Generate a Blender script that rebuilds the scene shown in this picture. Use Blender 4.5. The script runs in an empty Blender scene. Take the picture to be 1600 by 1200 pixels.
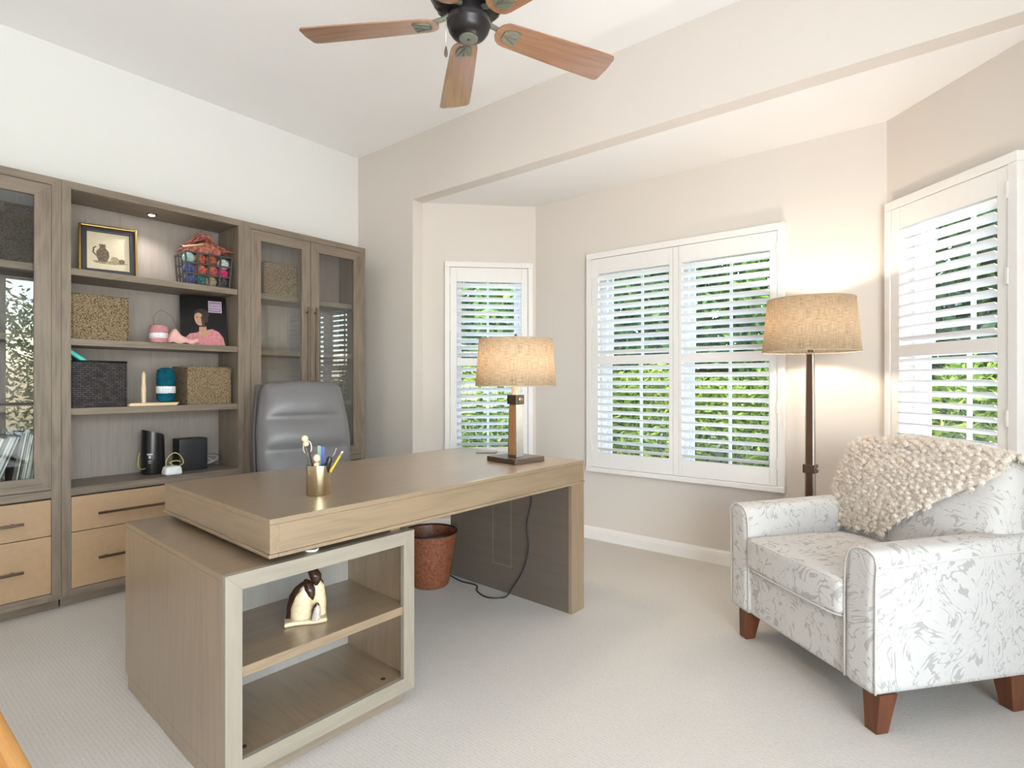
import bpy, bmesh, math, random
from mathutils import Vector, Matrix
from math import sin, cos, pi, radians as R
random.seed(7)
S = bpy.context.scene
COL = S.collection

# ------------------------------------------------------------------ camera
cam = bpy.data.cameras.new('camera')
cam.lens = 19.459; cam.sensor_width = 36; cam.shift_y = -0.0011; cam.clip_start = 0.05
cam_o = bpy.data.objects.new('camera', cam); COL.objects.link(cam_o)
cam_o.location = (0, 0, 1.17); cam_o.rotation_euler = (R(90), 0, R(38.554))
S.camera = cam_o
# ------------------------------------------------------------------ sky, sun, added fill lamp at the glass door, exposure
W = bpy.data.worlds.new('sky'); S.world = W; W.use_nodes = True
wn = W.node_tree.nodes; wl = W.node_tree.links
bg = wn['Background']
sky = wn.new('ShaderNodeTexSky'); sky.sky_type = 'NISHITA'; sky.sun_disc = False
sky.sun_elevation = R(52); sky.sun_rotation = R(100); sky.air_density = 1.0; sky.dust_density = 1.5
wl.new(sky.outputs[0], bg.inputs[0]); bg.inputs[1].default_value = 1.0
sun = bpy.data.lights.new('sun', 'SUN'); sun.energy = 3.6; sun.angle = R(1.5); sun.color = (1, .95, .86)
sun_o = bpy.data.objects.new('sun', sun); COL.objects.link(sun_o)
sun_o.rotation_euler = Vector((-0.62, 0.30, -1.0)).to_track_quat('-Z', 'Y').to_euler()
def area(name, loc, direction, sx, sy, power, color):
    a = bpy.data.lights.new(name, 'AREA'); a.shape = 'RECTANGLE'; a.size = sx; a.size_y = sy
    a.energy = power; a.color = color
    o = bpy.data.objects.new(name, a); COL.objects.link(o); o.location = loc
    o.rotation_euler = Vector(direction).to_track_quat('-Z', 'Z').to_euler()
    return o
area('door_fill_light', (1.38, -.40, 1.3), (-1, .16, .42), 2.2, 2.3, 76, (.965, .98, 1.0))  # added fill lamp outside the door opening, lifts the room's brightness
S.view_settings.view_transform = 'Standard'; S.view_settings.look = 'None'
S.view_settings.gamma = 1; S.view_settings.use_curve_mapping = False
S.view_settings.exposure = 1.08
try:
    S.cycles.use_denoising = True; S.cycles.max_bounces = 10; S.cycles.diffuse_bounces = 6
    S.cycles.transparent_max_bounces = 24; S.cycles.sample_clamp_indirect = 6; S.cycles.caustics_refractive = False
except Exception: pass

# ------------------------------------------------------------------ materials
class NT:
    def __init__(s, name):
        s.m = bpy.data.materials.new(name); s.m.use_nodes = True
        s.n = s.m.node_tree.nodes; s.l = s.m.node_tree.links; s.b = s.n['Principled BSDF']; s.out = s.n['Material Output']
    def node(s, t, **k):
        x = s.n.new(t)
        for a, v in k.items(): setattr(x, a, v)
        return x
    def link(s, a, b): s.l.new(a, b)
    def coords(s, scale=(1, 1, 1), kind='Object', rot=(0, 0, 0)):
        tc = s.node('ShaderNodeTexCoord'); mp = s.node('ShaderNodeMapping')
        mp.inputs['Scale'].default_value = scale; mp.inputs['Rotation'].default_value = rot
        s.link(tc.outputs[kind], mp.inputs[0]); return mp.outputs[0]
    def noise(s, vec, scale, detail=4, rough=.55, dist=0):
        x = s.node('ShaderNodeTexNoise'); x.inputs['Scale'].default_value = scale; x.inputs['Detail'].default_value = detail
        x.inputs['Roughness'].default_value = rough; x.inputs['Distortion'].default_value = dist
        s.link(vec, x.inputs['Vector']); return x.outputs[0]
    def ramp(s, fac, stops):
        x = s.node('ShaderNodeValToRGB'); e = x.color_ramp.elements
        while len(e) < len(stops): e.new(.5)
        for i, (p, c) in enumerate(stops):
            e[i].position = p; e[i].color = (*c, 1) if len(c) == 3 else c
        s.link(fac, x.inputs[0]); return x.outputs[0]
    def mix(s, fac, a, b, mode='MIX'):
        x = s.node('ShaderNodeMix', data_type='RGBA', blend_type=mode)
        if isinstance(fac, (int, float)): x.inputs[0].default_value = fac
        else: s.link(fac, x.inputs[0])
        for i, v in ((6, a), (7, b)):
            if isinstance(v, tuple): x.inputs[i].default_value = (*v, 1)
            else: s.link(v, x.inputs[i])
        return x.outputs[2]
    def math(s, op, a, b=0.0):
        x = s.node('ShaderNodeMath', operation=op)
        for i, v in ((0, a), (1, b)):
            if isinstance(v, (int, float)): x.inputs[i].default_value = v
            else: s.link(v, x.inputs[i])
        return x.outputs[0]
    def bump(s, h, strength=.3, dist=.002):
        x = s.node('ShaderNodeBump'); x.inputs['Strength'].default_value = strength; x.inputs['Distance'].default_value = dist
        s.link(h, x.inputs['Height']); s.link(x.outputs[0], s.b.inputs['Normal'])
    def base(s, c, rough=.5, metal=0, spec=.5):
        if isinstance(c, tuple): s.b.inputs['Base Color'].default_value = (*c, 1)
        else: s.link(c, s.b.inputs['Base Color'])
        s.b.inputs['Roughness'].default_value = rough; s.b.inputs['Metallic'].default_value = metal
        s.b.inputs['Specular IOR Level'].default_value = spec
        return s.m
def sc3(c, k): return tuple(min(1, v * k) for v in c)

def mat_plain(name, c, rough=.5, metal=0, spec=.5, var=.06, nscale=30):
    t = NT(name); v = t.coords(); f = t.noise(v, nscale, 3)
    col = t.ramp(f, [(.3, sc3(c, 1 - var)), (.7, sc3(c, 1 + var))])
    return t.base(col, rough, metal, spec)
def mat_paint(name, c):
    t = NT(name); v = t.coords(kind='Object')
    col = t.ramp(t.noise(v, 1.3, 2), [(.3, sc3(c, .985)), (.7, sc3(c, 1.0))])
    t.bump(t.noise(v, 220, 3), .12, .0008)
    return t.base(col, .62, 0, .25)
def mat_wood(name, c, axis, contrast=.16, rough=.42, fine=True):
    t = NT(name)
    st = [26, 26, 26]; st[axis] = 1.6
    v = t.coords(tuple(st)); a = t.noise(v, 1.0, 8, .62, .6)
    st2 = [210, 210, 210]; st2[axis] = 6
    b = t.noise(t.coords(tuple(st2)), 1.0, 2, .5)
    st3 = [5, 5, 5]; st3[axis] = .8
    d = t.noise(t.coords(tuple(st3)), 1.0, 3, .5, .3)
    # growth-ring figure
    sn = t.math('SINE', t.math('MULTIPLY', d, 75.0))
    ring = t.math('MULTIPLY', sn, .055 if fine is True else 0.0)
    f = t.math('ADD', t.math('ADD', t.math('MULTIPLY', a, .62), t.math('MULTIPLY', b, .38 if fine is True else .5)), ring)
    col = t.ramp(f, [(.28, sc3(c, 1 - contrast * 1.5)), (.5, c), (.75, sc3(c, 1 + contrast * .9))])
    t.bump(f, .18, .0012)
    return t.base(col, rough, 0, .4)
OAK = (.210, .166, .125)
oak = [mat_wood('weathered_oak_x', OAK, 0, .27), mat_wood('weathered_oak_y', OAK, 1, .27), mat_wood('weathered_oak_z', OAK, 2, .27)]
OAKD = (.41, .275, .16)
oak_drawer = mat_wood('drawer_oak', OAKD, 1, .10, .42, 'streaks')
DSK = (.252, .178, .108)
desk = [mat_wood('desk_oak_x', DSK, 0, .18, .34), mat_wood('desk_oak_y', DSK, 1, .18, .34), mat_wood('desk_oak_z', DSK, 2, .18, .4)]
oak_back = mat_wood('back_panel_veneer', (.31, .268, .238), 2, .17, .5, 'streaks')
for m_ in desk:
    m_.node_tree.nodes['Principled BSDF'].inputs['Coat Weight'].default_value = 1.0; m_.node_tree.nodes['Principled BSDF'].inputs['Coat Roughness'].default_value = .3
desk_dark = mat_wood('desk_leg_veneer', (.125, .100, .080), 0, .13, .42, 'streaks')
seam = mat_plain('dark_gap', (.03, .022, .018), .8)
bronze = mat_plain('bronze_metal', (.16, .115, .09), .32, .9)
nickel = mat_plain('brushed_nickel', (.52, .51, .5), .28, 1.0)
brass = mat_plain('satin_brass', (.60, .50, .33), .24, 1.0, .5, .03, 8)
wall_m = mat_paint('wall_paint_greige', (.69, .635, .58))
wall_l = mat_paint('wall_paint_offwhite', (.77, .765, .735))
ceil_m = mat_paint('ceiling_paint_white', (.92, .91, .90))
trim_m = mat_plain('trim_white', (.80, .775, .75), .35, 0, .4, .01)
shutter_m = mat_plain('shutter_white', (.80, .775, .755), .38, 0, .4, .01)
louver_m = mat_plain('louver_white', (.90, .90, .89), .4, 0, .4, .01)
vinyl = mat_plain('window_vinyl', (.8, .82, .83), .4, 0, .4, .01)
dark_alu = mat_plain('door_frame_bronze', (.10, .10, .10), .4, .3)
black_pl = mat_plain('black_plastic', (.012, .012, .013), .28)
black_matte = mat_plain('black_matte_plastic', (.018, .018, .02), .5)
white_pl = mat_plain('white_plastic', (.82, .82, .82), .3)
mahog = mat_wood('mahogany', (.13, .042, .018), 2, .3, .3)
honey = mat_wood('honey_wood', (.55, .26, .07), 1, .2, .35)
pale_wood = mat_wood('pale_beech', (.72, .55, .36), 1, .12, .5)

def mat_carpet():
    t = NT('cut_loop_carpet'); v = t.coords((1, 1, 1))
    w = t.node('ShaderNodeTexWave', wave_type='BANDS', bands_direction='Y'); w.inputs['Scale'].default_value = 24
    w.inputs['Distortion'].default_value = 3.0; w.inputs['Detail'].default_value = 2; w.inputs['Detail Scale'].default_value = 3
    t.link(v, w.inputs[0])
    n1 = t.noise(v, 260, 3, .7); n2 = t.noise(v, 90, 4, .6); n3 = t.noise(v, 1.2, 3)
    h = t.math('ADD', t.math('MULTIPLY', w.outputs[1], .10), t.math('ADD', t.math('MULTIPLY', n1, .5), t.math('MULTIPLY', n2, .45)))
    c = t.ramp(h, [(.25, (.40, .37, .335)), (.5, (.55, .515, .47)), (.8, (.65, .61, .565))])
    c = t.mix(.25, c, t.ramp(n3, [(.35, (.56, .53, .48)), (.7, (.68, .64, .59))]))
    t.bump(h, .65, .006)
    return t.base(c, .95, 0, .1)
carpet = mat_carpet()

def mat_glass(name, tint=(1, 1, 1), strength=1.0):
    t = NT(name); t.n.remove(t.b)
    tr = t.node('ShaderNodeBsdfTransparent'); tr.inputs[0].default_value = (*tint, 1)
    gl = t.node('ShaderNodeBsdfGlossy'); gl.inputs['Roughness'].default_value = 0.0
    fr = t.node('ShaderNodeFresnel'); fr.inputs[0].default_value = 1.55
    mx = t.node('ShaderNodeMixShader'); ge = t.node('ShaderNodeNewGeometry'); m2 = t.math('MULTIPLY', t.math('MULTIPLY', fr.outputs[0], strength), t.math('SUBTRACT', 1.0, ge.outputs['Backfacing']))
    cl = t.node('ShaderNodeMath', operation='MINIMUM'); cl.inputs[1].default_value = 1; t.link(m2, cl.inputs[0])
    t.link(cl.outputs[0], mx.inputs[0]); t.link(tr.outputs[0], mx.inputs[1]); t.link(gl.outputs[0], mx.inputs[2])
    t.link(mx.outputs[0], t.out.inputs[0]); return t.m
glass = mat_glass('window_glass', (.97, .99, .985), 1.2)
cab_glass = mat_glass('cabinet_glass', (.93, .94, .93), 1.9)

def mat_shade(name, c1, c2, sc=1.0):
    t = NT(name); t.n.remove(t.b)
    vx = t.coords((1, 1, 1), 'UV')
    a = t.noise(t.coords((26, 330, 1), 'UV'), 1, 3, .6); b = t.noise(t.coords((420, 14, 1), 'UV'), 1, 3, .6)
    f = t.math('MULTIPLY', t.math('ADD', a, b), .5)
    col = t.ramp(f, [(.36, c1), (.62, c2)])
    d = t.node('ShaderNodeBsdfDiffuse'); tl = t.node('ShaderNodeBsdfTranslucent'); mx = t.node('ShaderNodeMixShader')
    t.link(col, d.inputs[0]); t.link(col, tl.inputs[0]); mx.inputs[0].default_value = .5
    t.link(d.outputs[0], mx.inputs[1]); t.link(tl.outputs[0], mx.inputs[2]); t.link(mx.outputs[0], t.out.inputs[0]); return t.m
linen = mat_shade('linen_shade', (.38, .28, .17), (.74, .65, .52))
def mat_bulb(name, c, e):
    t = NT(name); t.b.inputs['Base Color'].default_value = (1, .95, .85, 1)
    t.b.inputs['Emission Color'].default_value = (*c, 1); t.b.inputs['Emission Strength'].default_value = e; return t.m
bulb_m = mat_bulb('lit_bulb', (1, .75, .45), 14)
led_m = mat_bulb('lit_led', (1, .97, .92), 30)

def mat_fabric_vein():
    t = NT('veined_upholstery'); v = t.coords((1, 1, 1))
    wrp = t.node('ShaderNodeTexNoise'); wrp.inputs['Scale'].default_value = 3.2; wrp.inputs['Detail'].default_value = 1.5
    t.link(v, wrp.inputs['Vector'])
    vm = t.node('ShaderNodeVectorMath', operation='MULTIPLY_ADD'); t.link(wrp.outputs[1], vm.inputs[0])
    vm.inputs[1].default_value = (.85, .85, .85); t.link(v, vm.inputs[2])
    sc = t.node('ShaderNodeMapping'); sc.inputs['Scale'].default_value = (1.1, 1.1, .42); sc.inputs['Rotation'].default_value = (.3, .5, .6)
    t.link(vm.outputs[0], sc.inputs[0])
    w = t.noise(sc.outputs[0], 24, 1.2, .5)
    ab = t.math('ABSOLUTE', t.math('SUBTRACT', w, .5))
    brk = t.noise(v, 20, 2, .5)
    thr = t.math('MULTIPLY', t.math('MAXIMUM', t.math('SUBTRACT', brk, .40), 0.0), .22)
    line = t.math('LESS_THAN', ab, thr)
    soft = t.ramp(ab, [(0.0, (1, 1, 1)), (.03, (0, 0, 0))])
    weave = t.noise(v, 700, 2)
    fabric = t.ramp(weave, [(.3, (.53, .51, .49)), (.7, (.62, .60, .575))])
    strk = t.ramp(weave, [(.3, (.32, .30, .285)), (.7, (.44, .42, .40))])
    col = t.mix(t.math('MULTIPLY', line, .85), fabric, strk)
    t.bump(t.math('ADD', weave, t.math('MULTIPLY', line, .8)), .25, .0012)
    return t.base(col, .85, 0, .2)
veined = mat_fabric_vein()
piping_m = mat_plain('piping_fabric', (.58, .555, .53), .85)
def mat_leather(name, c):
    t = NT(name); v = t.coords()
    t.bump(t.math('ADD', t.noise(v, 420, 3), t.math('MULTIPLY', t.noise(v, 18, 2), 1.5)), .12, .0016)
    return t.base(t.ramp(t.noise(v, 4, 3), [(.3, sc3(c, .93)), (.7, sc3(c, 1.05))]), .36, 0, .5)
leather = mat_leather('grey_leather', (.155, .148, .152))
leather_d = mat_plain('dark_shell_plastic', (.075, .068, .066), .45)
def mat_throw():
    t = NT('chunky_throw_yarn'); v = t.coords()
    c = t.ramp(t.noise(v, 60, 3), [(.3, (.70, .62, .54)), (.7, (.86, .78, .70))])
    t.bump(t.noise(v, 500, 3), .4, .003); return t.base(c, .95, 0, .1)
throw_m = mat_throw()
def mat_weave(name, c_lo, c_hi, c_gap, bw, bh, coord='UV', rot=0.0, bumpd=.004):
    t = NT(name); v = t.coords((1, 1, 1), coord, (0, 0, rot))
    br = t.node('ShaderNodeTexBrick'); br.inputs['Scale'].default_value = 1; br.inputs['Brick Width'].default_value = bw
    br.inputs['Row Height'].default_value = bh; br.inputs['Mortar Size'].default_value = bh * .22; br.inputs['Mortar Smooth'].default_value = .6
    br.inputs['Color1'].default_value = (*c_lo, 1); br.inputs['Color2'].default_value = (*c_hi, 1); br.inputs['Mortar'].default_value = (*c_gap, 1)
    t.link(v, br.inputs[0])
    n = t.noise(v, .35 / bh, 2)
    col = t.mix(.35, br.outputs[0], t.ramp(n, [(.35, c_lo), (.65, c_hi)]))
    col = t.mix(br.outputs[1], col, c_gap)
    inv = t.math('SUBTRACT', 1.0, br.outputs[1])
    t.bump(t.math('ADD', inv, t.math('MULTIPLY', n, .5)), .8, bumpd)
    return t.base(col, .5, 0, .4)
rattan = mat_weave('rattan_weave', (.10, .028, .012), (.30, .12, .055), (.018, .006, .004), .019, .009, 'UV', .5, .005)
dark_weave = mat_weave('dark_rattan_weave', (.008, .005, .006), (.085, .068, .068), (.003, .002, .002), .026, .011, 'UV', 0, .004)
def mat_seagrass(name, lo, hi):
    t = NT(name); v = t.coords((1, 1, 1.5))
    vo = t.node('ShaderNodeTexVoronoi'); vo.inputs['Scale'].default_value = 170; t.link(v, vo.inputs[0])
    f = t.math('ADD', t.math('MULTIPLY', vo.outputs[0], .8), t.math('MULTIPLY', t.noise(v, 200, 3), .5))
    w = t.node('ShaderNodeTexWave', bands_direction='Z'); w.inputs['Scale'].default_value = 22; w.inputs['Distortion'].default_value = 2
    t.link(t.coords(), w.inputs[0])
    t.bump(t.math('ADD', t.math('MULTIPLY', f, -1), t.math('MULTIPLY', w.outputs[1], .15)), .8, .004)
    return t.base(t.ramp(f, [(.35, hi), (.85, lo)]), .8, 0, .2)
seagrass = mat_seagrass('seagrass_weave', (.07, .045, .025), (.46, .35, .21))
greyweave = mat_seagrass('grey_weave', (.02, .017, .014), (.13, .115, .10))
def mat_yarn(name, c, c2=None, k=1.0):
    t = NT(name); v = t.coords()
    c2 = c2 or sc3(c, .55)
    t.bump(t.noise(v, 350 * k, 2), .5, .002)
    return t.base(t.ramp(t.noise(v, 22 * k, 2), [(.35, c2), (.65, c)]), .9, 0, .1)
def mat_leaf(name, lo, hi):
    t = NT(name); oi = t.node('ShaderNodeNewGeometry')
    rnd = oi.outputs['Random Per Island']
    col = t.ramp(rnd, [(0, lo), (1, hi)])
    t.n.remove(t.b)
    d = t.node('ShaderNodeBsdfDiffuse'); tl = t.node('ShaderNodeBsdfTranslucent'); mx = t.node('ShaderNodeMixShader'); mx.inputs[0].default_value = .35
    t.link(col, d.inputs[0]); t.link(col, tl.inputs[0]); t.link(d.outputs[0], mx.inputs[1]); t.link(tl.outputs[0], mx.inputs[2]); t.link(mx.outputs[0], t.out.inputs[0])
    return t.m
leaf_bright = mat_leaf('hedge_leaf', (.02, .07, .008), (.36, .46, .09))
leaf_dark = mat_leaf('tree_leaf', (.03, .08, .025), (.15, .24, .08))
leaf_mid = mat_leaf('shrub_leaf', (.05, .13, .02), (.24, .36, .08))
bark = mat_plain('bark', (.09, .065, .045), .9)

# ------------------------------------------------------------------ mesh helpers
class MB:
    def __init__(s): s.v = []; s.f = []; s.mi = []; s.uv = []; s.M = Matrix.Identity(4)
    def add(s, vs, fs, m=0, uvs=None):
        o = len(s.v); s.v += [tuple(s.M @ Vector(p)) for p in vs]
        for k, f in enumerate(fs):
            s.f.append([o + i for i in f]); s.mi.append(m); s.uv.append(uvs[k] if uvs else None)
        return s
    def box(s, x0, x1, y0, y1, z0, z1, m=0):
        x0, x1 = sorted((x0, x1)); y0, y1 = sorted((y0, y1)); z0, z1 = sorted((z0, z1))
        vs = [(x, y, z) for x in (x0, x1) for y in (y0, y1) for z in (z0, z1)]
        fs = [(0, 1, 3, 2), (4, 6, 7, 5), (0, 4, 5, 1), (2, 3, 7, 6), (0, 2, 6, 4), (1, 5, 7, 3)]
        uvs = []
        for f in fs:
            p = [vs[i] for i in f]
            n = (Vector(p[1]) - Vector(p[0])).cross(Vector(p[2]) - Vector(p[1])); a = max(range(3), key=lambda i: abs(n[i]))
            uvs.append([(q[1], q[2]) if a == 0 else (q[0], q[2]) if a == 1 else (q[0], q[1]) for q in p])
        return s.add(vs, fs, m, uvs)
    def prism(s, poly, axis, a, b, m=0):
        """poly in the two other axes (in order), extruded along axis from a to b"""
        def P(p, t):
            if axis == 0: return (t, p[0], p[1])
            if axis == 1: return (p[0], t, p[1])
            return (p[0], p[1], t)
        n = len(poly); vs = [P(p, a) for p in poly] + [P(p, b) for p in poly]
        ar = sum(poly[i][0] * poly[(i + 1) % n][1] - poly[(i + 1) % n][0] * poly[i][1] for i in range(n))
        fl = (ar > 0) != (b > a); fl = fl if axis != 1 else not fl
        fs = [tuple(range(n))[::-1], tuple(range(n, 2 * n))] + [(i, (i + 1) % n, n + (i + 1) % n, n + i) for i in range(n)]
        if fl: fs = [tuple(reversed(f)) for f in fs]
        return s.add(vs, fs, m)
    def lathe(s, prof, n=32, m=0, c=(0, 0), cap=True, a0=0.0, a1=2 * pi):
        full = abs(a1 - a0 - 2 * pi) < 1e-6
        k = n if full else n + 1
        vs = []; L = [0]
        for i in range(1, len(prof)): L.append(L[-1] + math.dist(prof[i], prof[i - 1]))
        rm = max(p[0] for p in prof)
        for r, z in prof:
            for i in range(k):
                a = a0 + (a1 - a0) * i / n; vs.append((c[0] + r * cos(a), c[1] + r * sin(a), z))
        fs = []; uvs = []
        for j in range(len(prof) - 1):
            for i in range(n):
                i2 = (i + 1) % k
                fs.append((j * k + i, j * k + i2, (j + 1) * k + i2, (j + 1) * k + i))
                u0 = rm * (a1 - a0) * i / n; u1 = rm * (a1 - a0) * (i + 1) / n
                uvs.append([(u0, L[j]), (u1, L[j]), (u1, L[j + 1]), (u0, L[j + 1])])
        if cap and full:
            if prof[0][0] > 1e-5: fs.append(tuple(range(n))[::-1]); uvs.append([(0, 0)] * n)
            if prof[-1][0] > 1e-5: b = (len(prof) - 1) * n; fs.append(tuple(range(b, b + n))); uvs.append([(0, 0)] * n)
        return s.add(vs, fs, m, uvs)
    def tube(s, pts, r, n=8, m=0, closed=False, cap=True):
        pts = [Vector(p) for p in pts]; N = len(pts); vs = []; prev = None
        rr = r if isinstance(r, (list, tuple)) else [r] * N
        for i, p in enumerate(pts):
            if closed: t = pts[(i + 1) % N] - pts[i - 1]
            else: t = pts[min(i + 1, N - 1)] - pts[max(i - 1, 0)]
            t.normalize()
            if prev is None: a = t.orthogonal().normalized()
            else:
                a = prev - t * prev.dot(t); a = a.normalized() if a.length > 1e-6 else t.orthogonal().normalized()
            prev = a; b = t.cross(a)
            for k in range(n):
                an = 2 * pi * k / n; vs.append(tuple(p + (a * cos(an) + b * sin(an)) * rr[i]))
        fs = []
        for i in range(N if closed else N - 1):
            j = (i + 1) % N
            for k in range(n): fs.append((i * n + k, i * n + (k + 1) % n, j * n + (k + 1) % n, j * n + k))
        if cap and not closed: fs.append(tuple(range(n))[::-1]); fs.append(tuple(range((N - 1) * n, N * n)))
        return s.add(vs, fs, m)
    def sphere(s, c, r, n=16, m=0, sx=1, sy=1, sz=1):
        vs = [(c[0], c[1], c[2] + r * sz)]; h = n // 2
        for j in range(1, h):
            ph = pi * j / h
            for i in range(n):
                a = 2 * pi * i / n; vs.append((c[0] + r * sx * sin(ph) * cos(a), c[1] + r * sy * sin(ph) * sin(a), c[2] + r * sz * cos(ph)))
        vs.append((c[0], c[1], c[2] - r * sz)); fs = [(0, 1 + i, 1 + (i + 1) % n) for i in range(n)]
        for j in range(h - 2):
            for i in range(n): a = 1 + j * n; b = a + n; fs.append((a + i, b + i, b + (i + 1) % n, a + (i + 1) % n))
        a = 1 + (h - 2) * n; fs += [(len(vs) - 1, a + (i + 1) % n, a + i) for i in range(n)]
        return s.add(vs, fs, m)
    def rbox(s, c, half, r, n=6, k=3, warp=None, m=0):
        """rounded box; warp(x,y,z,normal) -> new point, in coordinates about c"""
        def samples(h):
            inner = max(h - r, 1e-4)
            a = [-h + r - r * cos(pi / 2 * i / k) for i in range(k)] if r > 0 else []
            a = [-inner - r * (1 - i / k) for i in range(k)]
            mid = [-inner + 2 * inner * i / n for i in range(n + 1)]
            return a + mid + [-x for x in reversed(a)]
        sx, sy, sz = (samples(h) for h in half)
        idx = {}; vs = []
        def P(p):
            key = tuple(round(q, 6) for q in p)
            if key in idx: return idx[key]
            inn = Vector([max(-(h - r), min(h - r, q)) for q, h in zip(p, half)])
            d = Vector(p) - inn
            nrm = Vector((0, 0, 0))
            if d.length > 1e-7:
                q = Vector([x / r for x in d]) if r > 0 else d
                # map cube shell to sphere shell
                x, y, z = q
                q2 = Vector((math.copysign(math.sin(abs(x) * pi / 2) if False else abs(x), x), y, z))
                nrm = q2.normalized()
            pt = inn + nrm * r
            if warp: pt = Vector(warp(pt.x, pt.y, pt.z, nrm))
            vs.append(tuple(pt + Vector(c))); idx[key] = len(vs) - 1; return idx[key]
        fs = []
        def face(U, V, fn, flip):
            for i in range(len(U) - 1):
                for j in range(len(V) - 1):
                    q = [P(fn(U[i], V[j])), P(fn(U[i + 1], V[j])), P(fn(U[i + 1], V[j + 1])), P(fn(U[i], V[j + 1]))]
                    if len(set(q)) == 4: fs.append(q[::-1] if flip else q)
        hx, hy, hz = half
        face(sx, sy, lambda a, b: (a, b, hz), False); face(sx, sy, lambda a, b: (a, b, -hz), True)
        face(sy, sz, lambda a, b: (hx, a, b), False); face(sy, sz, lambda a, b: (-hx, a, b), True)
        face(sx, sz, lambda a, b: (a, hy, b), True); face(sx, sz, lambda a, b: (a, -hy, b), False)
        return s.add(vs, fs, m)
    def build(s, name, mats, parent=None, smooth=False, bevel=0, angle=35, loc=None, rot=None):
        me = bpy.data.meshes.new(name); me.from_pydata(s.v, [], s.f)
        mats = mats if isinstance(mats, (list, tuple)) else [mats]
        for m in mats: me.materials.append(m)
        for p, i in zip(me.polygons, s.mi): p.material_index = min(i, len(mats) - 1); p.use_smooth = bool(smooth)
        if any(u for u in s.uv):
            ul = me.uv_layers.new(name='UVMap')
            for p, u in zip(me.polygons, s.uv):
                if u:
                    for li, c in zip(p.loop_indices, u): ul.data[li].uv = c
        if smooth == 'auto':
            try: me.set_sharp_from_angle(angle=R(angle))
            except Exception: pass
        o = bpy.data.objects.new(name, me); COL.objects.link(o)
        if parent: o.parent = parent
        if loc: o.location = loc
        if rot: o.rotation_euler = rot
        if bevel:
            b = o.modifiers.new('bevel', 'BEVEL'); b.width = bevel; b.segments = 2; b.limit_method = 'ANGLE'; b.angle_limit = R(40)
            b.harden_normals = False
        return o
def tag(o, label=None, cat=None, group=None, kind=None):
    if label: o['label'] = label
    if cat: o['category'] = cat
    if group: o['group'] = group
    if kind: o['kind'] = kind
    return o
def empty(name, loc=(0, 0, 0), rz=0.0, label=None, cat=None, group=None, rot=None):
    o = bpy.data.objects.new(name, None); COL.objects.link(o); o.empty_display_size = .1
    o.location = loc; o.rotation_euler = rot or (0, 0, rz)
    return tag(o, label, cat, group)
def copy_tree(o, parent=None):
    c = o.copy(); COL.objects.link(c)
    if parent: c.parent = parent
    for ch in [x for x in COL.objects if x.parent == o]: copy_tree(ch, c)
    return c
def struct(o): o['kind'] = 'structure'; return o
def bezier(pts, n=10):
    """Catmull-Rom through points"""
    P = [Vector(p) for p in pts]; P = [P[0] * 2 - P[1]] + P + [P[-1] * 2 - P[-2]]; out = []
    for i in range(1, len(P) - 2):
        for k in range(n):
            t = k / n; a, b, c, d = P[i - 1:i + 3]
            out.append(.5 * ((2 * b) + (-a + c) * t + (2 * a - 5 * b + 4 * c - d) * t * t + (-a + 3 * b - 3 * c + d) * t ** 3))
    out.append(P[-2]); return out
def text_obj(s, size, mat, parent, loc, rot, name='lettering'):
    cu = bpy.data.curves.new(name, 'FONT'); cu.body = s; cu.size = size; cu.extrude = .0002; cu.align_x = 'CENTER'; cu.align_y = 'CENTER'
    cu.materials.append(mat)
    tmp = bpy.data.objects.new(name, cu); COL.objects.link(tmp)
    bpy.context.view_layer.update()
    me = bpy.data.meshes.new_from_object(tmp.evaluated_get(bpy.context.evaluated_depsgraph_get()))
    bpy.data.objects.remove(tmp)
    o = bpy.data.objects.new(name, me); COL.objects.link(o); o.parent = parent; o.location = loc; o.rotation_euler = rot
    return o

# ------------------------------------------------------------------ room shell
XL, YB, XR, YR, ZC, ZB = -3.984, 2.885, 1.055, -2.6, 3.09, 2.596
YW = 3.63; BA = -2.647; BB = -.282; JL = -3.288; JR = .359; T = .14
struct(MB().box(XL - .3, XR + .3, YR - .3, YW + .3, -.12, 0).build('floor', carpet))
struct(MB().box(XL - .3, XR + .3, YR - .3, YB + .12, ZC, ZC + .15).build('ceiling', ceil_m))
# bay ceiling: a polygon slab
pl = [(JL - .25, YB + .12), (JL - .0, YB + .0), (JR + .0, YB + .0), (JR + .25, YB + .12), (JR + .25, YB + .2), (BB + .12, YW + .15), (BA - .12, YW + .15), (JL - .25, YB + .2)]
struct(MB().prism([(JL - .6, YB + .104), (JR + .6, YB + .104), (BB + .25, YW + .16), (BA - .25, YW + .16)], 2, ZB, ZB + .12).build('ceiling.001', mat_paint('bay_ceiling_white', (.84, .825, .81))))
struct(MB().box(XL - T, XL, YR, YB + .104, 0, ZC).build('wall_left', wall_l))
b = MB(); b.box(XL, JL, YB, YB + .104, 0, ZC); b.box(JR, XR + T, YB, YB + .104, 0, ZC); b.box(JL, JR, YB, YB + .104, ZB, ZC)
struct(b.build('wall_back', wall_m))
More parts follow.
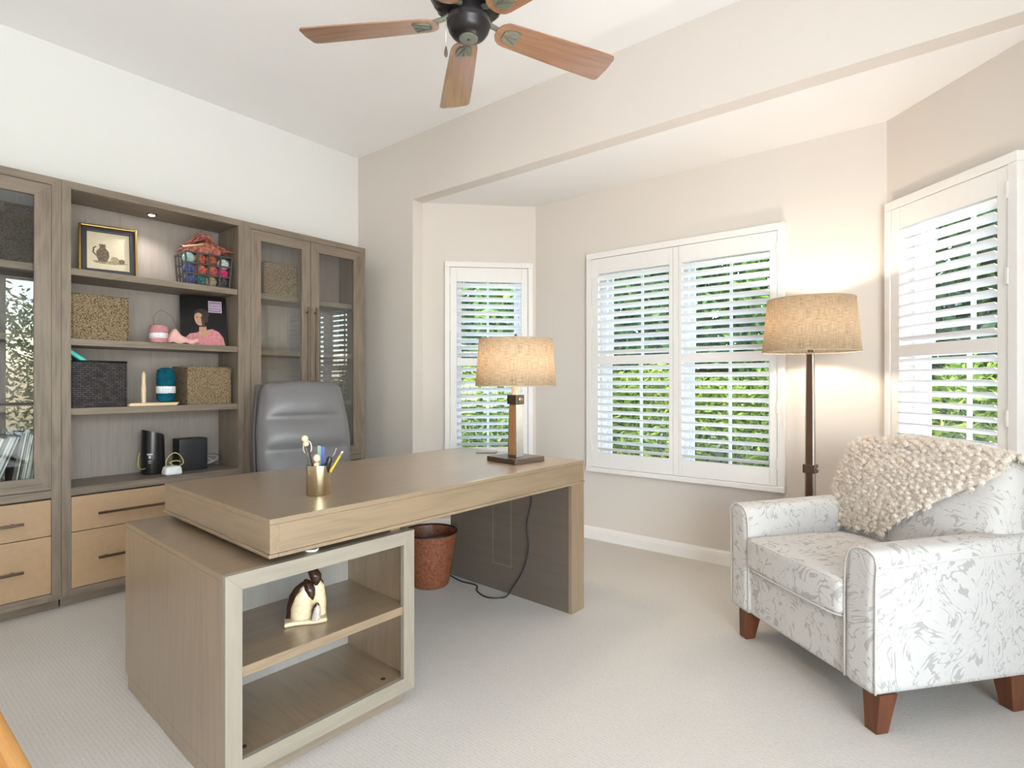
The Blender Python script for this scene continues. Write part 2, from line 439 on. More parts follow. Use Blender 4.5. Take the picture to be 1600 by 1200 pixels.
# right wall with glass door opening, y -.45..1.95
DY0, DY1, DH = -1.65, 1.95, 2.44
b = MB(); b.box(XR, XR + T, YR, DY0, 0, ZC); b.box(XR, XR + T, DY1, YB, 0, ZC); b.box(XR, XR + T, DY0, DY1, DH, ZC)
struct(b.build('wall_right', wall_m))
RX0, RX1 = -3.0, .4
b = MB().box(XL, XR, YR - T, YR, 0, ZC)
struct(b.build('wall_rear', wall_m))
def sliding_door(name, x0, x1, M):
    e = empty(name); struct(e); e.matrix_world = M
    b = MB(); b.box(x0, x1, -.06, .06, DH - .06, DH); b.box(x0, x0 + .06, -.06, .06, 0, DH - .06); b.box(x1 - .06, x1, -.06, .06, 0, DH - .06)
    b.box(x0 + .06, x1 - .06, -.06, .06, 0, .03)
    xm = (x0 + x1) / 2
    b.box(xm - .04, xm + .04, -.045, .045, .03, DH - .06)
    b.build('door_frame', dark_alu, e, bevel=.003)
    MB().box(x0 + .06, xm - .04, -.003, .003, .03, DH - .06).build('glass_pane', glass, e)
    MB().box(xm + .04, x1 - .06, -.003, .003, .03, DH - .06).build('glass_pane', glass, e)
sliding_door('door_1', DY0, DY1, Matrix.Translation((XR + T / 2, 0, 0)) @ Matrix.Rotation(pi / 2, 4, 'Z'))

def wall_with_hole(name, L, hx0, hx1, hz0, hz1, M, ext=0.06):
    b = MB(); b.M = M
    b.box(-ext, hx0, 0, T, 0, ZB); b.box(hx1, L + ext, 0, T, 0, ZB); b.box(hx0, hx1, 0, T, 0, hz0); b.box(hx0, hx1, 0, T, hz1, ZB)
    return struct(b.build(name, wall_m))
# local frames: x along the wall, y outward
M_main = Matrix.Translation((BA, YW, 0))
q = 2 ** -.5
LL = (YW - YB - .104) / q
M_left = Matrix.Translation((BA, YW, 0)) @ Matrix(((q, -q, 0, 0), (q, q, 0, 0), (0, 0, 1, 0), (0, 0, 0, 1)))   # x axis (q,q): runs toward A from the left
M_right = Matrix.Translation((BB, YW, 0)) @ Matrix(((q, q, 0, 0), (-q, q, 0, 0), (0, 0, 1, 0), (0, 0, 0, 1)))
ZH0, ZH1 = .555, 2.078
wall_with_hole('wall_bay', BB - BA, .507 + .05, 1.867 - .05, ZH0, ZH1, M_main, .0)
b = MB(); b.M = M_left
L2 = LL
b.box(-L2 - .05, -.675, 0, T, 0, ZB); b.box(-.085, .058, 0, T, 0, ZB); b.box(-.675, -.085, 0, T, 0, ZH0); b.box(-.675, -.085, 0, T, ZH1, ZB)
struct(b.build('wall_bay_left', wall_m))
b = MB(); b.M = M_right
b.box(-.058, .085, 0, T, 0, ZB); b.box(.675, L2 + .05, 0, T, 0, ZB); b.box(.085, .675, 0, T, 0, ZH0); b.box(.085, .675, 0, T, ZH1, ZB)
struct(b.build('wall_bay_right', wall_m))

def baseboard(name, x0, x1, M, m0=0, m1=0):
    b = MB(); b.M = M
    prof = [(0, 0), (-.014, 0), (-.014, .062), (-.011, .070), (-.011, .076), (-.006, .084), (-.004, .092), (0, .092)]
    b.prism([(p[0], p[1]) for p in prof], 0, x0, x1)
    struct(b.build(name, trim_m))
baseboard('baseboard_bay', 0.006, BB - BA - .006, M_main)
baseboard('baseboard_bay_left', -L2, -.006, M_left)
baseboard('baseboard_bay_right', .006, L2, M_right)
baseboard('baseboard_back', XL + .38, JL, Matrix.Translation((0, YB, 0)))
baseboard('baseboard_back_right', JR, XR, Matrix.Translation((0, YB, 0)))
Ml = Matrix.Translation((XL, 0, 0)) @ Matrix.Rotation(pi / 2, 4, 'Z')
baseboard('baseboard_left', YR, -.2, Ml)

# windows (structure): vinyl frame, sashes, panes
def window(name, x0, x1, M, splits):
    e = empty(name); struct(e); e.matrix_world = M
    z0, z1 = ZH0, ZH1; y0, y1 = .085, .135; zm = 1.33
    b = MB(); b.box(x0, x1, y0, y1, z0, z0 + .045); b.box(x0, x1, y0, y1, z1 - .045, z1)
    b.box(x0, x0 + .045, y0, y1, z0 + .045, z1 - .045); b.box(x1 - .045, x1, y0, y1, z0 + .045, z1 - .045)
    for xs in splits: b.box(xs - .045, xs + .045, y0, y1, z0 + .045, z1 - .045)
    b.build('window_frame', vinyl, e, bevel=.002)
    xs = [x0 + .045] + [v for s_ in splits for v in (s_ - .045, s_ + .045)] + [x1 - .045]
    for i in range(0, len(xs), 2):
        a, c = xs[i], xs[i + 1]
        for (lo, hi, yy) in ((z0 + .045, zm + .02, .097), (zm - .02, z1 - .045, .118)):
            s_ = MB(); w = .032
            s_.box(a, c, yy, yy + .018, lo, lo + w); s_.box(a, c, yy, yy + .018, hi - w, hi)
            s_.box(a, a + w, yy, yy + .018, lo + w, hi - w); s_.box(c - w, c, yy, yy + .018, lo + w, hi - w)
            m = (a + c) / 2
            s_.box(m - .009, m + .009, yy + .002, yy + .016, lo + w, hi - w)
            so = s_.build('sash', vinyl, e, bevel=.0015)
            MB().box(a + w, c - w, yy + .007, yy + .011, lo + w, hi - w).build('glass_pane', glass, so)
window('window_1', .557, 1.817, M_main, [BA * 0 + (1.187)])
window('window_2', -.675, -.085, M_left, [])
window('window_3', .085, .675, M_right, [])

# ------------------------------------------------------------------ plantation shutters
TILT = R(26)
def shutter(M, x0, x1, panels, fw, label, sillx=0.0, hinge_sides=()):
    """M wall frame; x0..x1 outer frame, panels [(xa,xb,openA,openB)]"""
    e = empty('window_shutter', label=label, cat='shutter', group=None); e.matrix_world = M
    z0, z1 = .513, 2.132; pz0, pz1 = .548, 2.086
    b = MB(); y0, y1 = -.042, -.0005
    b.box(x0, x1, y0, y1, pz1 + .002, z1); b.box(x0, panels[0][0] - .002, y0, y1, pz0 - .002, pz1 + .002); b.box(panels[-1][1] + .002, x1, y0, y1, pz0 - .002, pz1 + .002)
    b.box(x0 - sillx, x1 + sillx, y0 - .010, y1, z0, pz0 - .002)
    for a, c in zip(panels[:-1], panels[1:]): b.box(a[1] + .002, c[0] - .002, y0 + .006, y1, pz0, pz1)
    b.build('shutter_frame', shutter_m, e, bevel=.003)
    for (xa, xb, oa, ob) in panels:
        p = MB(); ya, yb = -.036, -.008
        p.box(xa, oa, ya, yb, pz0, pz1); p.box(ob, xb, ya, yb, pz0, pz1)
        p.box(oa, ob, ya, yb, pz0, .656); p.box(oa, ob, ya, yb, 1.305, 1.366); p.box(oa, ob, ya, yb, 1.972, pz1)
        po = p.build('shutter_panel', shutter_m, e, bevel=.0025)
        for (lo, hi, n) in ((.656, 1.305, 12), (1.366, 1.972, 11)):
            l = MB(); sp = (hi - lo) / n
            hw, ht, kk = .0312, .0048, 8
            for i in range(n):
                zc = lo + sp * (i + .5)
                ring = []
                for k in range(2 * kk):
                    a = 2 * pi * k / (2 * kk); yy = hw * cos(a); zz = ht * sin(a)
                    # tilt: inner edge (-y) high
                    ring.append((-.022 + yy * cos(TILT) + zz * sin(TILT), zc - yy * sin(TILT) + zz * cos(TILT)))
                l.prism(ring, 0, oa + .0015, ob - .0015)
            l.build('louvers', louver_m, po, smooth='auto', angle=50)
    for hx in hinge_sides:
        for hz in (.68, 1.02, 1.62, 1.98):
            MB().box(hx - .006, hx + .006, -.0445, -.030, hz - .035, hz + .035).build('hinge', shutter_m, e, bevel=.002)
shutter(M_main, -2.15 - BA, -.785 - BA, [(-2.106 - BA, -1.480 - BA, -2.052 - BA, -1.520 + .014 - BA), (-1.439 - BA, -.828 - BA, -1.415 - BA + .0, -.869 - BA)], .045,
        'wide white plantation shutter with two louvered panels over the big centre window', .0, (-2.106 - BA, -.826 - BA))
shutter(M_left, -.733, -.028, [(-.690, -.070, -.638, -.119)], .04, 'narrow white plantation shutter on the angled wall behind the desk lamp', .0, (-.690,))
shutter(M_right, .030, .734, [(.070, .690, .124, .643)], .04, 'narrow white plantation shutter on the angled wall behind the armchair', .0, (.690,))

# ------------------------------------------------------------------ wall of bookcases, local frame: origin at unit's left front floor corner, x along +Y world, y toward the wall (-X world)
M_case = lambda y0: Matrix.Translation((-3.6, y0, 0)) @ Matrix.Rotation(pi / 2, 4, 'Z')
UW, UH, UD = .9445, 2.222, .375
def mitre_frame(b, x0, x1, z0, z1, w, y0, y1, mh, mv, wt=None, wb=None):
    wt = wt or w; wb = wb or w
    b.prism([(x0, z1), (x1, z1), (x1 - w, z1 - wt), (x0 + w, z1 - wt)], 1, y0, y1, mh)
    b.prism([(x0, z0), (x1, z0), (x1 - w, z0 + wb), (x0 + w, z0 + wb)], 1, y0, y1, mh)
    b.prism([(x0, z0), (x0 + w, z0 + wb), (x0 + w, z1 - wt), (x0, z1)], 1, y0, y1, mv)
    b.prism([(x1, z0), (x1 - w, z0 + wb), (x1 - w, z1 - wt), (x1, z1)], 1, y0, y1, mv)
def bar_handle(L, vertical, parent, loc):
    b = MB(); h = L / 2
    if vertical:
        b.box(-.007, .007, -.034, -.024, -h, h)
        for s_ in (-h + .04, h - .04): b.box(-.005, .005, -.025, 0, s_ - .006, s_ + .006)
    else:
        b.box(-h, h, -.034, -.022, -.0065, .0065)
        for s_ in (-h + .04, h - .04): b.box(s_ - .006, s_ + .006, -.025, 0, -.005, .005)
    return b.build('handle', bronze, parent, bevel=.0015, loc=loc)
def case_unit(y0, label, doors, shelves):
    e = empty('bookcase' if not doors else 'display_cabinet', label=label, cat='bookcase' if not doors else 'cabinet'); e.matrix_world = M_case(y0)
    fw = .0395
    b = MB(); g = .0006
    mitre_frame(b, g, UW - g, .053, UH, fw, 0, .02, 0, 1)
    fo = b.build('face_frame', [oak[0], oak[2]], e, bevel=.0008)
    b = MB()
    b.box(g, .022, .0205, UD, .053, UH, 1); b.box(UW - .022, UW - g, .0205, UD, .053, UH, 1)
    b.box(.022, UW - .022, .0205, UD, UH - .03, UH, 0); b.box(.022, UW - .022, .0205, UD, .055, .08, 0)
    b.box(.022, fw - .001, .0205, UD - .1, .08, UH - .03, 1); b.box(UW - fw + .001, UW - .022, .0205, UD - .1, .08, UH - .03, 1)
    b.box(fw, UW - fw, .0205, .26, UH - .0405, UH - .0302, 0)
    b.build('carcass', [oak[0], oak[2]], e)
    MB().box(.022, UW - .022, UD - .055, UD - .045, .08, UH - .03).build('back_panel', oak_back, e)
    MB().box(.004, UW - .004, .042, UD - .01, 0, .053).build('plinth', oak[0], e, bevel=.001)
    # counter / rail between the openings
    MB().box(fw, UW - fw, .001 if not doors else .003, UD - .056, .581, .6205).build('counter', oak[0], e, bevel=.001)
    for z in shelves: MB().box(fw + .0005, UW - fw - .0005, .012 if not doors else .045, UD - .056, z - .036, z).build('shelf', oak[0], e, bevel=.001)
    # drawers
    for (lo, hi) in ((.390, .572), (.095, .386)):
        d = MB().box(fw + .002, UW - fw - .002, .002, .022, lo, hi).build('drawer', oak_drawer, e, bevel=.0015)
        bar_handle(.64, False, d, (UW / 2, .002, .473 if lo > .3 else .235))
    MB().box(fw, UW - fw, .022, .03, .085, .58).build('drawer_recess', seam, e)
    if doors:
        for s_ in (0, 1):
            xa = fw + .002 if s_ == 0 else UW / 2 + .0015; xb = UW / 2 - .0015 if s_ == 0 else UW - fw - .002
            d = MB(); mitre_frame(d, xa, xb, .624, 2.179, .067, -.002, .020, 0, 1)
            do = d.build('door', [oak[0], oak[2]], e, bevel=.0008)
            MB().box(xa + .067, xb - .067, .008, .012, .691, 2.112).build('glass_pane', cab_glass, do)
            hx = xb - .030 if s_ == 0 else xa + .030
            bar_handle(.62, True, do, (hx, -.002, 1.40))
    return e
mid_case = case_unit(.785, 'open oak bookcase in the middle, three shelves of baskets and yarn', False, (1.037, 1.404, 1.773))
left_case = case_unit(.785 - UW - .0, 'oak cabinet with glass doors at the left edge, records inside', True, (1.06, 1.42, 1.775))
right_case = case_unit(.785 + UW, 'oak cabinet with two tall glass doors behind the office chair', True, (1.037, 1.395, 1.775))
# puck light in the middle case
pk = empty('puck_light', (-3.76, 1.25, 2.1815), label='small round shelf light, switched on, under the open bookcase top', cat='light')
MB().lathe([(.0, -.004), (.018, -.004), (.021, -.008), (.026, -.006), (.028, .0)], 24).build('bezel', bronze, pk, smooth='auto')
MB().lathe([(.0, -.0095), (.014, -.009), (.0165, -.0065), (.0165, -.004)], 20).build('lens', led_m, pk, smooth='auto')
sl = bpy.data.lights.new('puck_lamp', 'SPOT'); sl.energy = 4; sl.spot_size = R(125); sl.spot_blend = .7; sl.shadow_soft_size = .015; sl.color = (1, .97, .93)
slo = bpy.data.objects.new('puck_lamp', sl); COL.objects.link(slo); slo.parent = pk; slo.location = (0, 0, -.014)

# ------------------------------------------------------------------ things on the shelves (world x = -3.6 - depth)
def basket(loc, hx, hy, h, mat, label, rim=True, cat='basket', inner=None, rz=0):
    e = empty('woven_basket', loc, rz, label, cat)
    b = MB(); t = .008
    b.box(-hx, hx, -hy, -hy + t, 0, h); b.box(-hx, hx, hy - t, hy, 0, h); b.box(-hx, -hx + t, -hy + t, hy - t, 0, h); b.box(hx - t, hx, -hy + t, hy - t, 0, h)
    b.box(-hx + t, hx - t, -hy + t, hy - t, 0, t)
    b.build('basket_body', mat, e, bevel=.004)
    pts = [(-hx + .004, -hy + .004, h), (hx - .004, -hy + .004, h), (hx - .004, hy - .004, h), (-hx + .004, hy - .004, h)]
    MB().tube(pts, .006, 8, closed=True).build('rim', mat, e, smooth=True)
    return e
# basket coordinates: x depth, y along the shelf
bk1 = basket((-3.766, .966, 1.404), .125, .132, .238, seagrass, 'tall tan seagrass basket on the second shelf beside the pink yarn')
bk2 = basket((-3.765, .959, 1.037), .125, .130, .248, dark_weave, 'dark brown woven basket on the third shelf, turquoise bag on top')
bk3 = basket((-3.765, 1.5365, 1.037), .115, .131, .229, seagrass, 'tan seagrass basket on the third shelf right of the teal yarn')
bk4 = basket((-3.79, .478, 1.776), .105, .245, .292, greyweave, 'grey woven basket on the top shelf of the left glass cabinet')
bk5 = basket((-3.79, 2.03, 1.776), .100, .125, .225, seagrass, 'tan woven basket behind glass, top shelf of the right cabinet')
# cloth lining peeking out of basket 1
b = MB(); b.rbox((0, 0, 0), (.108, .118, .012), .010, 6, 2, lambda x, y, z, n: (x, y, z + .006 * sin(60 * y) * cos(40 * x)))
tag(b.build('folded_tissue', mat_plain('white_tissue', (.8, .8, .76), .8), None, True, loc=(-3.766, .966, 1.634)), 'white tissue paper filling the tall tan basket on the second shelf', 'paper')
tag(MB().rbox((0, 0, 0), (.05, .012, .085), .008, 4, 2).build('plastic_bag', mat_plain('turquoise_plastic', (.05, .50, .42), .3), None, True, loc=(-3.70, .885, 1.297), rot=(R(52), 0, 0)), 'turquoise folded bag sticking out of the dark woven basket', 'bag')

# framed drawing
fr = empty('framed_drawing', (-3.772, 1.037, 1.7735), label='framed brown ink drawing in a dark frame with gilt edge on top shelf', cat='picture')
fr.rotation_euler = (R(-15), 0, R(90 - 13))
gold = mat_plain('gilt', (.55, .34, .10), .32, .9); slate = mat_plain('frame_slate', (.045, .043, .05), .45); paper = mat_plain('aged_paper', (.66, .58, .42), .8, var=.04)
fw_, fh_ = .272, .305
b = MB(); mitre_frame(b, -fw_ / 2, fw_ / 2, 0, fh_, .011, -.030, 0, 0, 0); b.build('gilt_edge', gold, fr, bevel=.003)
b = MB(); mitre_frame(b, -fw_ / 2 + .0112, fw_ / 2 - .0112, .0112, fh_ - .0112, .026, -.022, -.002, 0, 0); b.build('frame_moulding', slate, fr, bevel=.004)
MB().box(-fw_ / 2 + .03, fw_ / 2 - .03, -.010, -.006, .03, fh_ - .03).build('paper', paper, fr)
ink = mat_plain('sepia_ink', (.16, .12, .08), .9, var=.5, nscale=90); ink2 = mat_plain('pale_sepia_ink', (.36, .29, .19), .9, var=.35, nscale=120)
def blob(mb, cx, cz, rx, rz, y, ang=0, n=26, wob=.06, m=0, seed=0):
    rr = random.Random(seed); ph = rr.random() * 6
    pts = []
    for i in range(n):
        a = 2 * pi * i / n; k = 1 + wob * sin(3 * a + ph) + wob * .6 * sin(5 * a + ph * 2)
        x, z = rx * k * cos(a), rz * k * sin(a); pts.append((cx + x * cos(ang) - z * sin(ang), cz + x * sin(ang) + z * cos(ang)))
    mb.prism(pts, 1, y, y - .0003, m)
b = MB(); blob(b, .004, .085, .080, .010, -.0102, 0, m=1, seed=1)       # a jug with two apples on a table edge
b.prism([(-.045, .088), (-.008, .088), (.004, .120), (.002, .150), (-.014, .172), (-.012, .196), (-.044, .196), (-.040, .172), (-.056, .150), (-.057, .120)], 1, -.0104, -.0107, 0)
b.prism([(-.058, .182), (-.072, .170), (-.074, .140), (-.060, .122), (-.056, .128), (-.066, .143), (-.065, .166), (-.055, .176)], 1, -.0104, -.0107, 0)
blob(b, .030, .105, .021, .019, -.0110, 0, m=1, wob=.03, seed=3); blob(b, .062, .098, .014, .014, -.0112, 0, m=0, wob=.03, seed=4)
b.build('ink_drawing', [ink, ink2], fr)

# art book leaning on shelf 2
bk = empty('art_book', (-3.755, 1.545, 1.405), label='black art book with a portrait of a woman in pink and lilac title box', cat='book'); bk.rotation_euler = (R(-12), 0, R(90 - 15))
bw, bh = .262, .325
pg = mat_plain('page_edges', (.75, .74, .70), .8)
cov = mat_plain('book_cover_black', (.007, .006, .006), .35, 0, .25)
MB().box(-bw / 2 + .003, bw / 2 - .003, -.020, -.004, .004, bh - .004).build('pages', pg, bk)
b = MB(); b.box(-bw / 2, bw / 2, -.023, -.020, 0, bh); b.box(-bw / 2, bw / 2, -.004, -.001, 0, bh); b.box(-bw / 2, -bw / 2 + .003, -.020, -.004, 0, bh); b.build('cover', cov, bk, bevel=.0008)
skin = mat_plain('printed_skin', (.50, .27, .17), .35, var=.12, nscale=25); hairp = mat_plain('printed_hair', (.028, .014, .010), .3); pinkp = mat_plain('printed_pink', (.56, .20, .22), .35, var=.25, nscale=60)
shadow_p = mat_plain('printed_brown', (.055, .028, .018), .3)
b = MB()
blob(b, -.018, .035, .088, .034, -.0233, .0, m=2, seed=12); 
b.prism([(-.112, .002), (.118, .002), (.108, .055), (.082, .092), (.045, .110), (.0, .085), (-.04, .082), (-.078, .075), (-.102, .050)], 1, -.0234, -.0237, 2)
b.prism([(-.042, .084), (.040, .108), (.024, .078), (.0, .052)], 1, -.0237, -.0240, 0)
b.prism([(-.030, .06), (.018, .068), (.012, .125), (-.028, .12)], 1, -.0238, -.0241, 0)
blob(b, -.012, .203, .042, .040, -.0241, .4, m=1, wob=.03, seed=13)
blob(b, -.026, .172, .027, .043, -.0244, .18, m=0, wob=.02, seed=14)
blob(b, .008, .188, .016, .038, -.0247, .12, m=1, wob=.03, seed=15)
for dx, dz, rx in ((-.038, .182, .007), (-.017, .181, .006)): blob(b, dx, dz, rx, .0022, -.0248, .05, m=1, wob=0, seed=16)
blob(b, -.031, .147, .007, .0022, -.0248, .0, m=2, wob=0, seed=17)
blob(b, -.006, .158, .009, .040, -.0246, .1, m=3, wob=.02, seed=18)
b.build('cover_portrait', [skin, hairp, pinkp, shadow_p], bk)
lil = mat_plain('lilac_label', (.30, .19, .32), .4); lw = mat_plain('label_white', (.75, .70, .75), .4)
b = MB(); b.box(.028, .104, -.0236, -.0231, .222, .298, 1); b.box(.031, .101, -.0239, -.0236, .225, .295, 0); b.box(.034, .098, -.0241, -.0239, .2775, .2785, 1); b.box(.040, .092, -.0241, -.0239, .238, .2415, 1)
b.build('title_box', [lil, lw], bk)
for s_, sz, zz in (('THOMAS', .0145, .272), ('EAKINS', .0185, .256)): text_obj(s_, sz, lw, bk, (.066, -.0240, zz), (R(90), 0, 0), 'title_lettering')

# skeins
def skein(name, loc, r, h, mat, band, label, lean=0, group=None):
    e = empty(name, loc, 0, label, 'yarn', group); e.rotation_euler = (lean, 0, 0)
    b = MB(); n = 26
    b.lathe([(r * .55, .0), (r * .92, h * .05), (r, h * .2), (r * .96, h * .5), (r, h * .8), (r * .88, h * .95), (r * .4, h)], 24)
    for k in range(n):
        z = h * (.06 + .88 * k / n); rr = r * (1.02 if .12 < k / n < .86 else .95); tl = .03 * random.uniform(-1, 1)
        b.tube([(rr * cos(a), rr * sin(a), z + tl * rr * sin(a + k) * 3) for a in [2 * pi * i / 20 for i in range(20)]], .0028, 5, closed=True)
    b.build('yarn_strands', mat, e, smooth=True)
    MB().lathe([(r * 1.04, h * band[0]), (r * 1.075, h * (band[0] + .01)), (r * 1.075, h * band[1]), (r * 1.04, h * (band[1] + .01))], 24, cap=False).build('paper_band', mat_plain('yarn_label', (.75, .76, .78), .5, var=.15, nscale=60), e, smooth=True)
    return e
teal_m = mat_yarn('teal_yarn', (.008, .125, .185)); pink_m = mat_yarn('pink_yarn', (.70, .36, .37), (.55, .26, .28))
skein('yarn_skein', (-3.675, 1.296, 1.055), .047, .205, teal_m, (.26, .46), 'teal yarn skein with paper band on the wooden tray', 0)
skein('yarn_skein', (-3.70, 1.266, 1.405), .046, .108, pink_m, (.28, .56), 'small pink yarn skein with paper band beside the art book')
# circular needles on pink yarn
tag(MB().tube(bezier([(-3.69, 1.24, 1.50), (-3.68, 1.235, 1.56), (-3.68, 1.275, 1.60), (-3.68, 1.335, 1.56), (-3.68, 1.35, 1.49), (-3.67, 1.30, 1.44), (-3.65, 1.27, 1.42)], 8), .0012, 6).build('circular_needle', mat_plain('needle_cable', (.05, .07, .07), .3), None, True), 'thin looped circular knitting needle above the pink yarn', 'knitting needle')
# pink knitting
b = MB()
b.rbox((0, 0, 0), (.035, .082, .016), .012, 14, 3, lambda x, y, z, n: (x + .006 * sin(30 * y), y, z + (.055 * math.exp(-((y + .045) / .03) ** 2) * (z > -.005)) + .006 * sin(95 * y + 40 * x)))
tag(b.build('pink_knitting', mat_yarn('pale_pink_knit', (.74, .45, .40), (.62, .34, .31)), None, True, loc=(-3.665, 1.385, 1.4225)), 'crumpled pale pink knitting in front of the art book', 'knitting')
# tray with dowel
tr = empty('yarn_holder', (-3.668, 1.20, 1.0375), label='pale wooden yarn holder with upright dowel on the third shelf', cat='yarn holder')
MB().prism([(-.115, .004), (-.105, 0), (.135, 0), (.150, .017), (-.10, .017)], 0, -.05, .05).build('base_board', pale_wood, tr, bevel=.002)
MB().lathe([(.011, .017), (.012, .06), (.013, .10), (.010, .14), (.0115, .165), (.0085, .185), (.002, .197)], 16, c=(0, -.022)).build('dowel', mat_wood('dowel_beech', (.72, .55, .36), 2, .1), tr, smooth='auto')

# wire basket with yarn balls, shelf 1
wb = empty('wire_basket', (-3.737, 1.535, 1.7745), label='dark flat-strip wire basket heaped with coloured yarn on the top shelf', cat='basket'); wb.rotation_euler = (0, 0, R(-4))
b = MB(); hx, hy, hh, st = .095, .135, .205, .005
for z in (.004, .07, .135, .198):
    k = .9 + .1 * z / .2
    b.box(-hx * k - .001, hx * k + .001, -hy * k - .0015, -hy * k, z - st, z + st); b.box(-hx * k - .001, hx * k + .001, hy * k, hy * k + .0015, z - st, z + st)
    b.box(-hx * k - .0015, -hx * k, -hy * k, hy * k, z - st, z + st); b.box(hx * k, hx * k + .0015, -hy * k, hy * k, z - st, z + st)
for i in range(5):
    y = -hy + 2 * hy * i / 4
    for sx in (-1, 1):
        p0 = Vector((sx * (hx * .9 + .002), y * .9, 0)); p1 = Vector((sx * (hx + .002), y, .2)); b.tube([p0, p1], .0062, 4)
for i in range(1, 3):
    x = -hx + 2 * hx * i / 3
    for sy in (-1, 1): b.tube([(x * .9, sy * (hy * .9 + .002), 0), (x, sy * (hy + .002), .2)], .0052, 4)
b.build('strip_cage', mat_plain('basket_strip', (.05, .046, .042), .6), wb)
YC = {'rust': ((.50, .16, .09), (.30, .07, .05)), 'mint': ((.42, .62, .55), (.3, .5, .45)), 'orange': ((.65, .22, .10), (.35, .05, .10)), 'blue': ((.14, .17, .36), (.05, .05, .16)),
      'green': ((.08, .24, .20), (.04, .12, .12)), 'magenta': ((.70, .05, .22), (.5, .03, .15)), 'grey': ((.10, .09, .09), (.05, .045, .045)), 'cream': ((.55, .46, .34), (.2, .14, .08)), 'white': ((.65, .68, .66), (.4, .5, .5))}
YM = {k: mat_yarn(k + '_yarn', v[0], sc3(v[1], .8), .11) for k, v in YC.items()}
def ball_mesh():
    b = MB(); b.sphere((0, 0, 0), .93, 16)
    rr = random.Random(3)
    for k in range(24):
        ax = Vector((rr.gauss(0, 1), rr.gauss(0, 1), rr.gauss(0, 1))).normalized(); u = ax.orthogonal().normalized(); v = ax.cross(u)
        off = rr.uniform(-.35, .35); rad = math.sqrt(1 - off * off)
        b.tube([ax * off + (u * cos(a) + v * sin(a)) * rad * 1.03 for a in [2 * pi * i / 18 for i in range(18)]], .085, 5, closed=True)
    return b
balls = [('blue', .055, -.100, .036, 'lower left corner'), ('green', .055, -.038, .036, 'lower row, second from left'), ('cream', .058, .022, .036, 'lower row, third from left'), ('grey', .055, .090, .036, 'lower right corner'),
         ('blue', .055, -.105, .100, 'left of the middle row'), ('orange', .062, -.040, .102, 'middle row, second from left'), ('orange', .062, .028, .102, 'middle row, third from left'), ('magenta', .060, .092, .094, 'right of the middle row'),
         ('mint', .058, -.108, .166, 'upper left corner'), ('rust', .062, -.044, .168, 'upper row, second from left'), ('rust', .062, .024, .168, 'upper row, third from left'), ('white', .058, .100, .156, 'upper right corner')]
for c, x, y, z, where in balls:
    o = ball_mesh().build('yarn_ball', YM[c], None, True)
    o.scale = (.032,) * 3; o.rotation_euler = (random.random() * 6, random.random() * 6, random.random() * 6)
    o.location = wb.matrix_basis.to_translation() + Matrix.Rotation(R(-4), 3, 'Z') @ Vector((x * .92, y * .96, z))
    tag(o, '%s yarn ball in the wire basket, %s' % ({'rust': 'rust brown', 'mint': 'pale mint'}.get(c, c), where), 'yarn')
# heap of loose rust skein on top
b = MB(); rr = random.Random(5)
for k in range(80):
    y0 = rr.uniform(-.13, .01); x0 = rr.uniform(-.07, .075); pts = []
    for i in range(7):
        t = i / 6; y = y0 + t * rr.uniform(.10, .15); hgt = .232 + .085 * math.exp(-((y + .02) / .065) ** 2) * (1 - (x0 / .12) ** 2)
        pts.append((x0 + .02 * sin(5 * t + k), y, hgt + (k % 5) * .004 + .009 * sin(k + 6 * t)))
    b.tube(bezier(pts, 3), .0042, 5)
b.rbox((-.0, -.01, .225), (.070, .095, .022), .020, 8, 3, lambda x, y, z, n: (x, y, z + (.04 * math.exp(-((y) / .06) ** 2) if z > 0 else 0)))
o = b.build('loose_skein', mat_yarn('rust_skein', (.50, .20, .13), (.20, .055, .06), 2.6), None, True, loc=(-3.737, 1.535, 1.7745)); tag(o, 'tangled rust and brown skein heaped on top of the wire basket', 'yarn')
tag(MB().tube([(-3.66, 1.385, 2.0), (-3.66, 1.50, 2.035)], [.006, .0055], 10).build('wooden_needle', pale_wood, None, True), 'thick wooden knitting needle sticking out left of the wire basket', 'knitting needle')

# network gear on the counter
ro = empty('wifi_router', (-3.800, 1.268, .6212), label='tall black cylindrical router with slanted top on the bookcase counter', cat='router')
b = MB(); n = 32; H = .275; vs = []; r0 = .063
prof = [(r0 * .96, 0), (r0, .01), (r0, .09), (r0 * .985, .0905), (r0 * .985, .093), (r0, .0935), (r0 * .95, .22)]
for r, z in prof:
    for i in range(n): a = 2 * pi * i / n; vs.append((r * cos(a), r * sin(a), z))
for rk in (.90, .86, .80, .0):
    for i in range(n):
        a = 2 * pi * i / n; y = r0 * rk * sin(a); vs.append((r0 * rk * cos(a), y, H - .018 - .30 * (y + .02) - (.006 if rk < .87 else 0) - (.006 if rk < .81 else 0)))
fs = [(j * n + i, j * n + (i + 1) % n, (j + 1) * n + (i + 1) % n, (j + 1) * n + i) for j in range(len(prof) + 3) for i in range(n)]
b.add(vs, fs); b.build('router_body', black_pl, ro, smooth='auto')
b = MB(); 
for (z, hh, w) in ((.118, .008, .030), (.098, .017, .012), (.078, .006, .014), (.068, .003, .014)):
    a0 = -.55; da = w / r0
    b.add([((r0 + .0006) * cos(a), (r0 + .0006) * sin(a), zz) for zz in (z, z + hh) for a in (a0 - da / 2, a0, a0 + da / 2)], [(0, 1, 4, 3), (1, 2, 5, 4)])
b.build('rating_label', mat_plain('router_print', (.5, .5, .5), .5, var=.4, nscale=300), ro)
hb = empty('network_hub', (-3.655, 1.322, .6212), label='small white rounded network puck in front of the black router', cat='router')
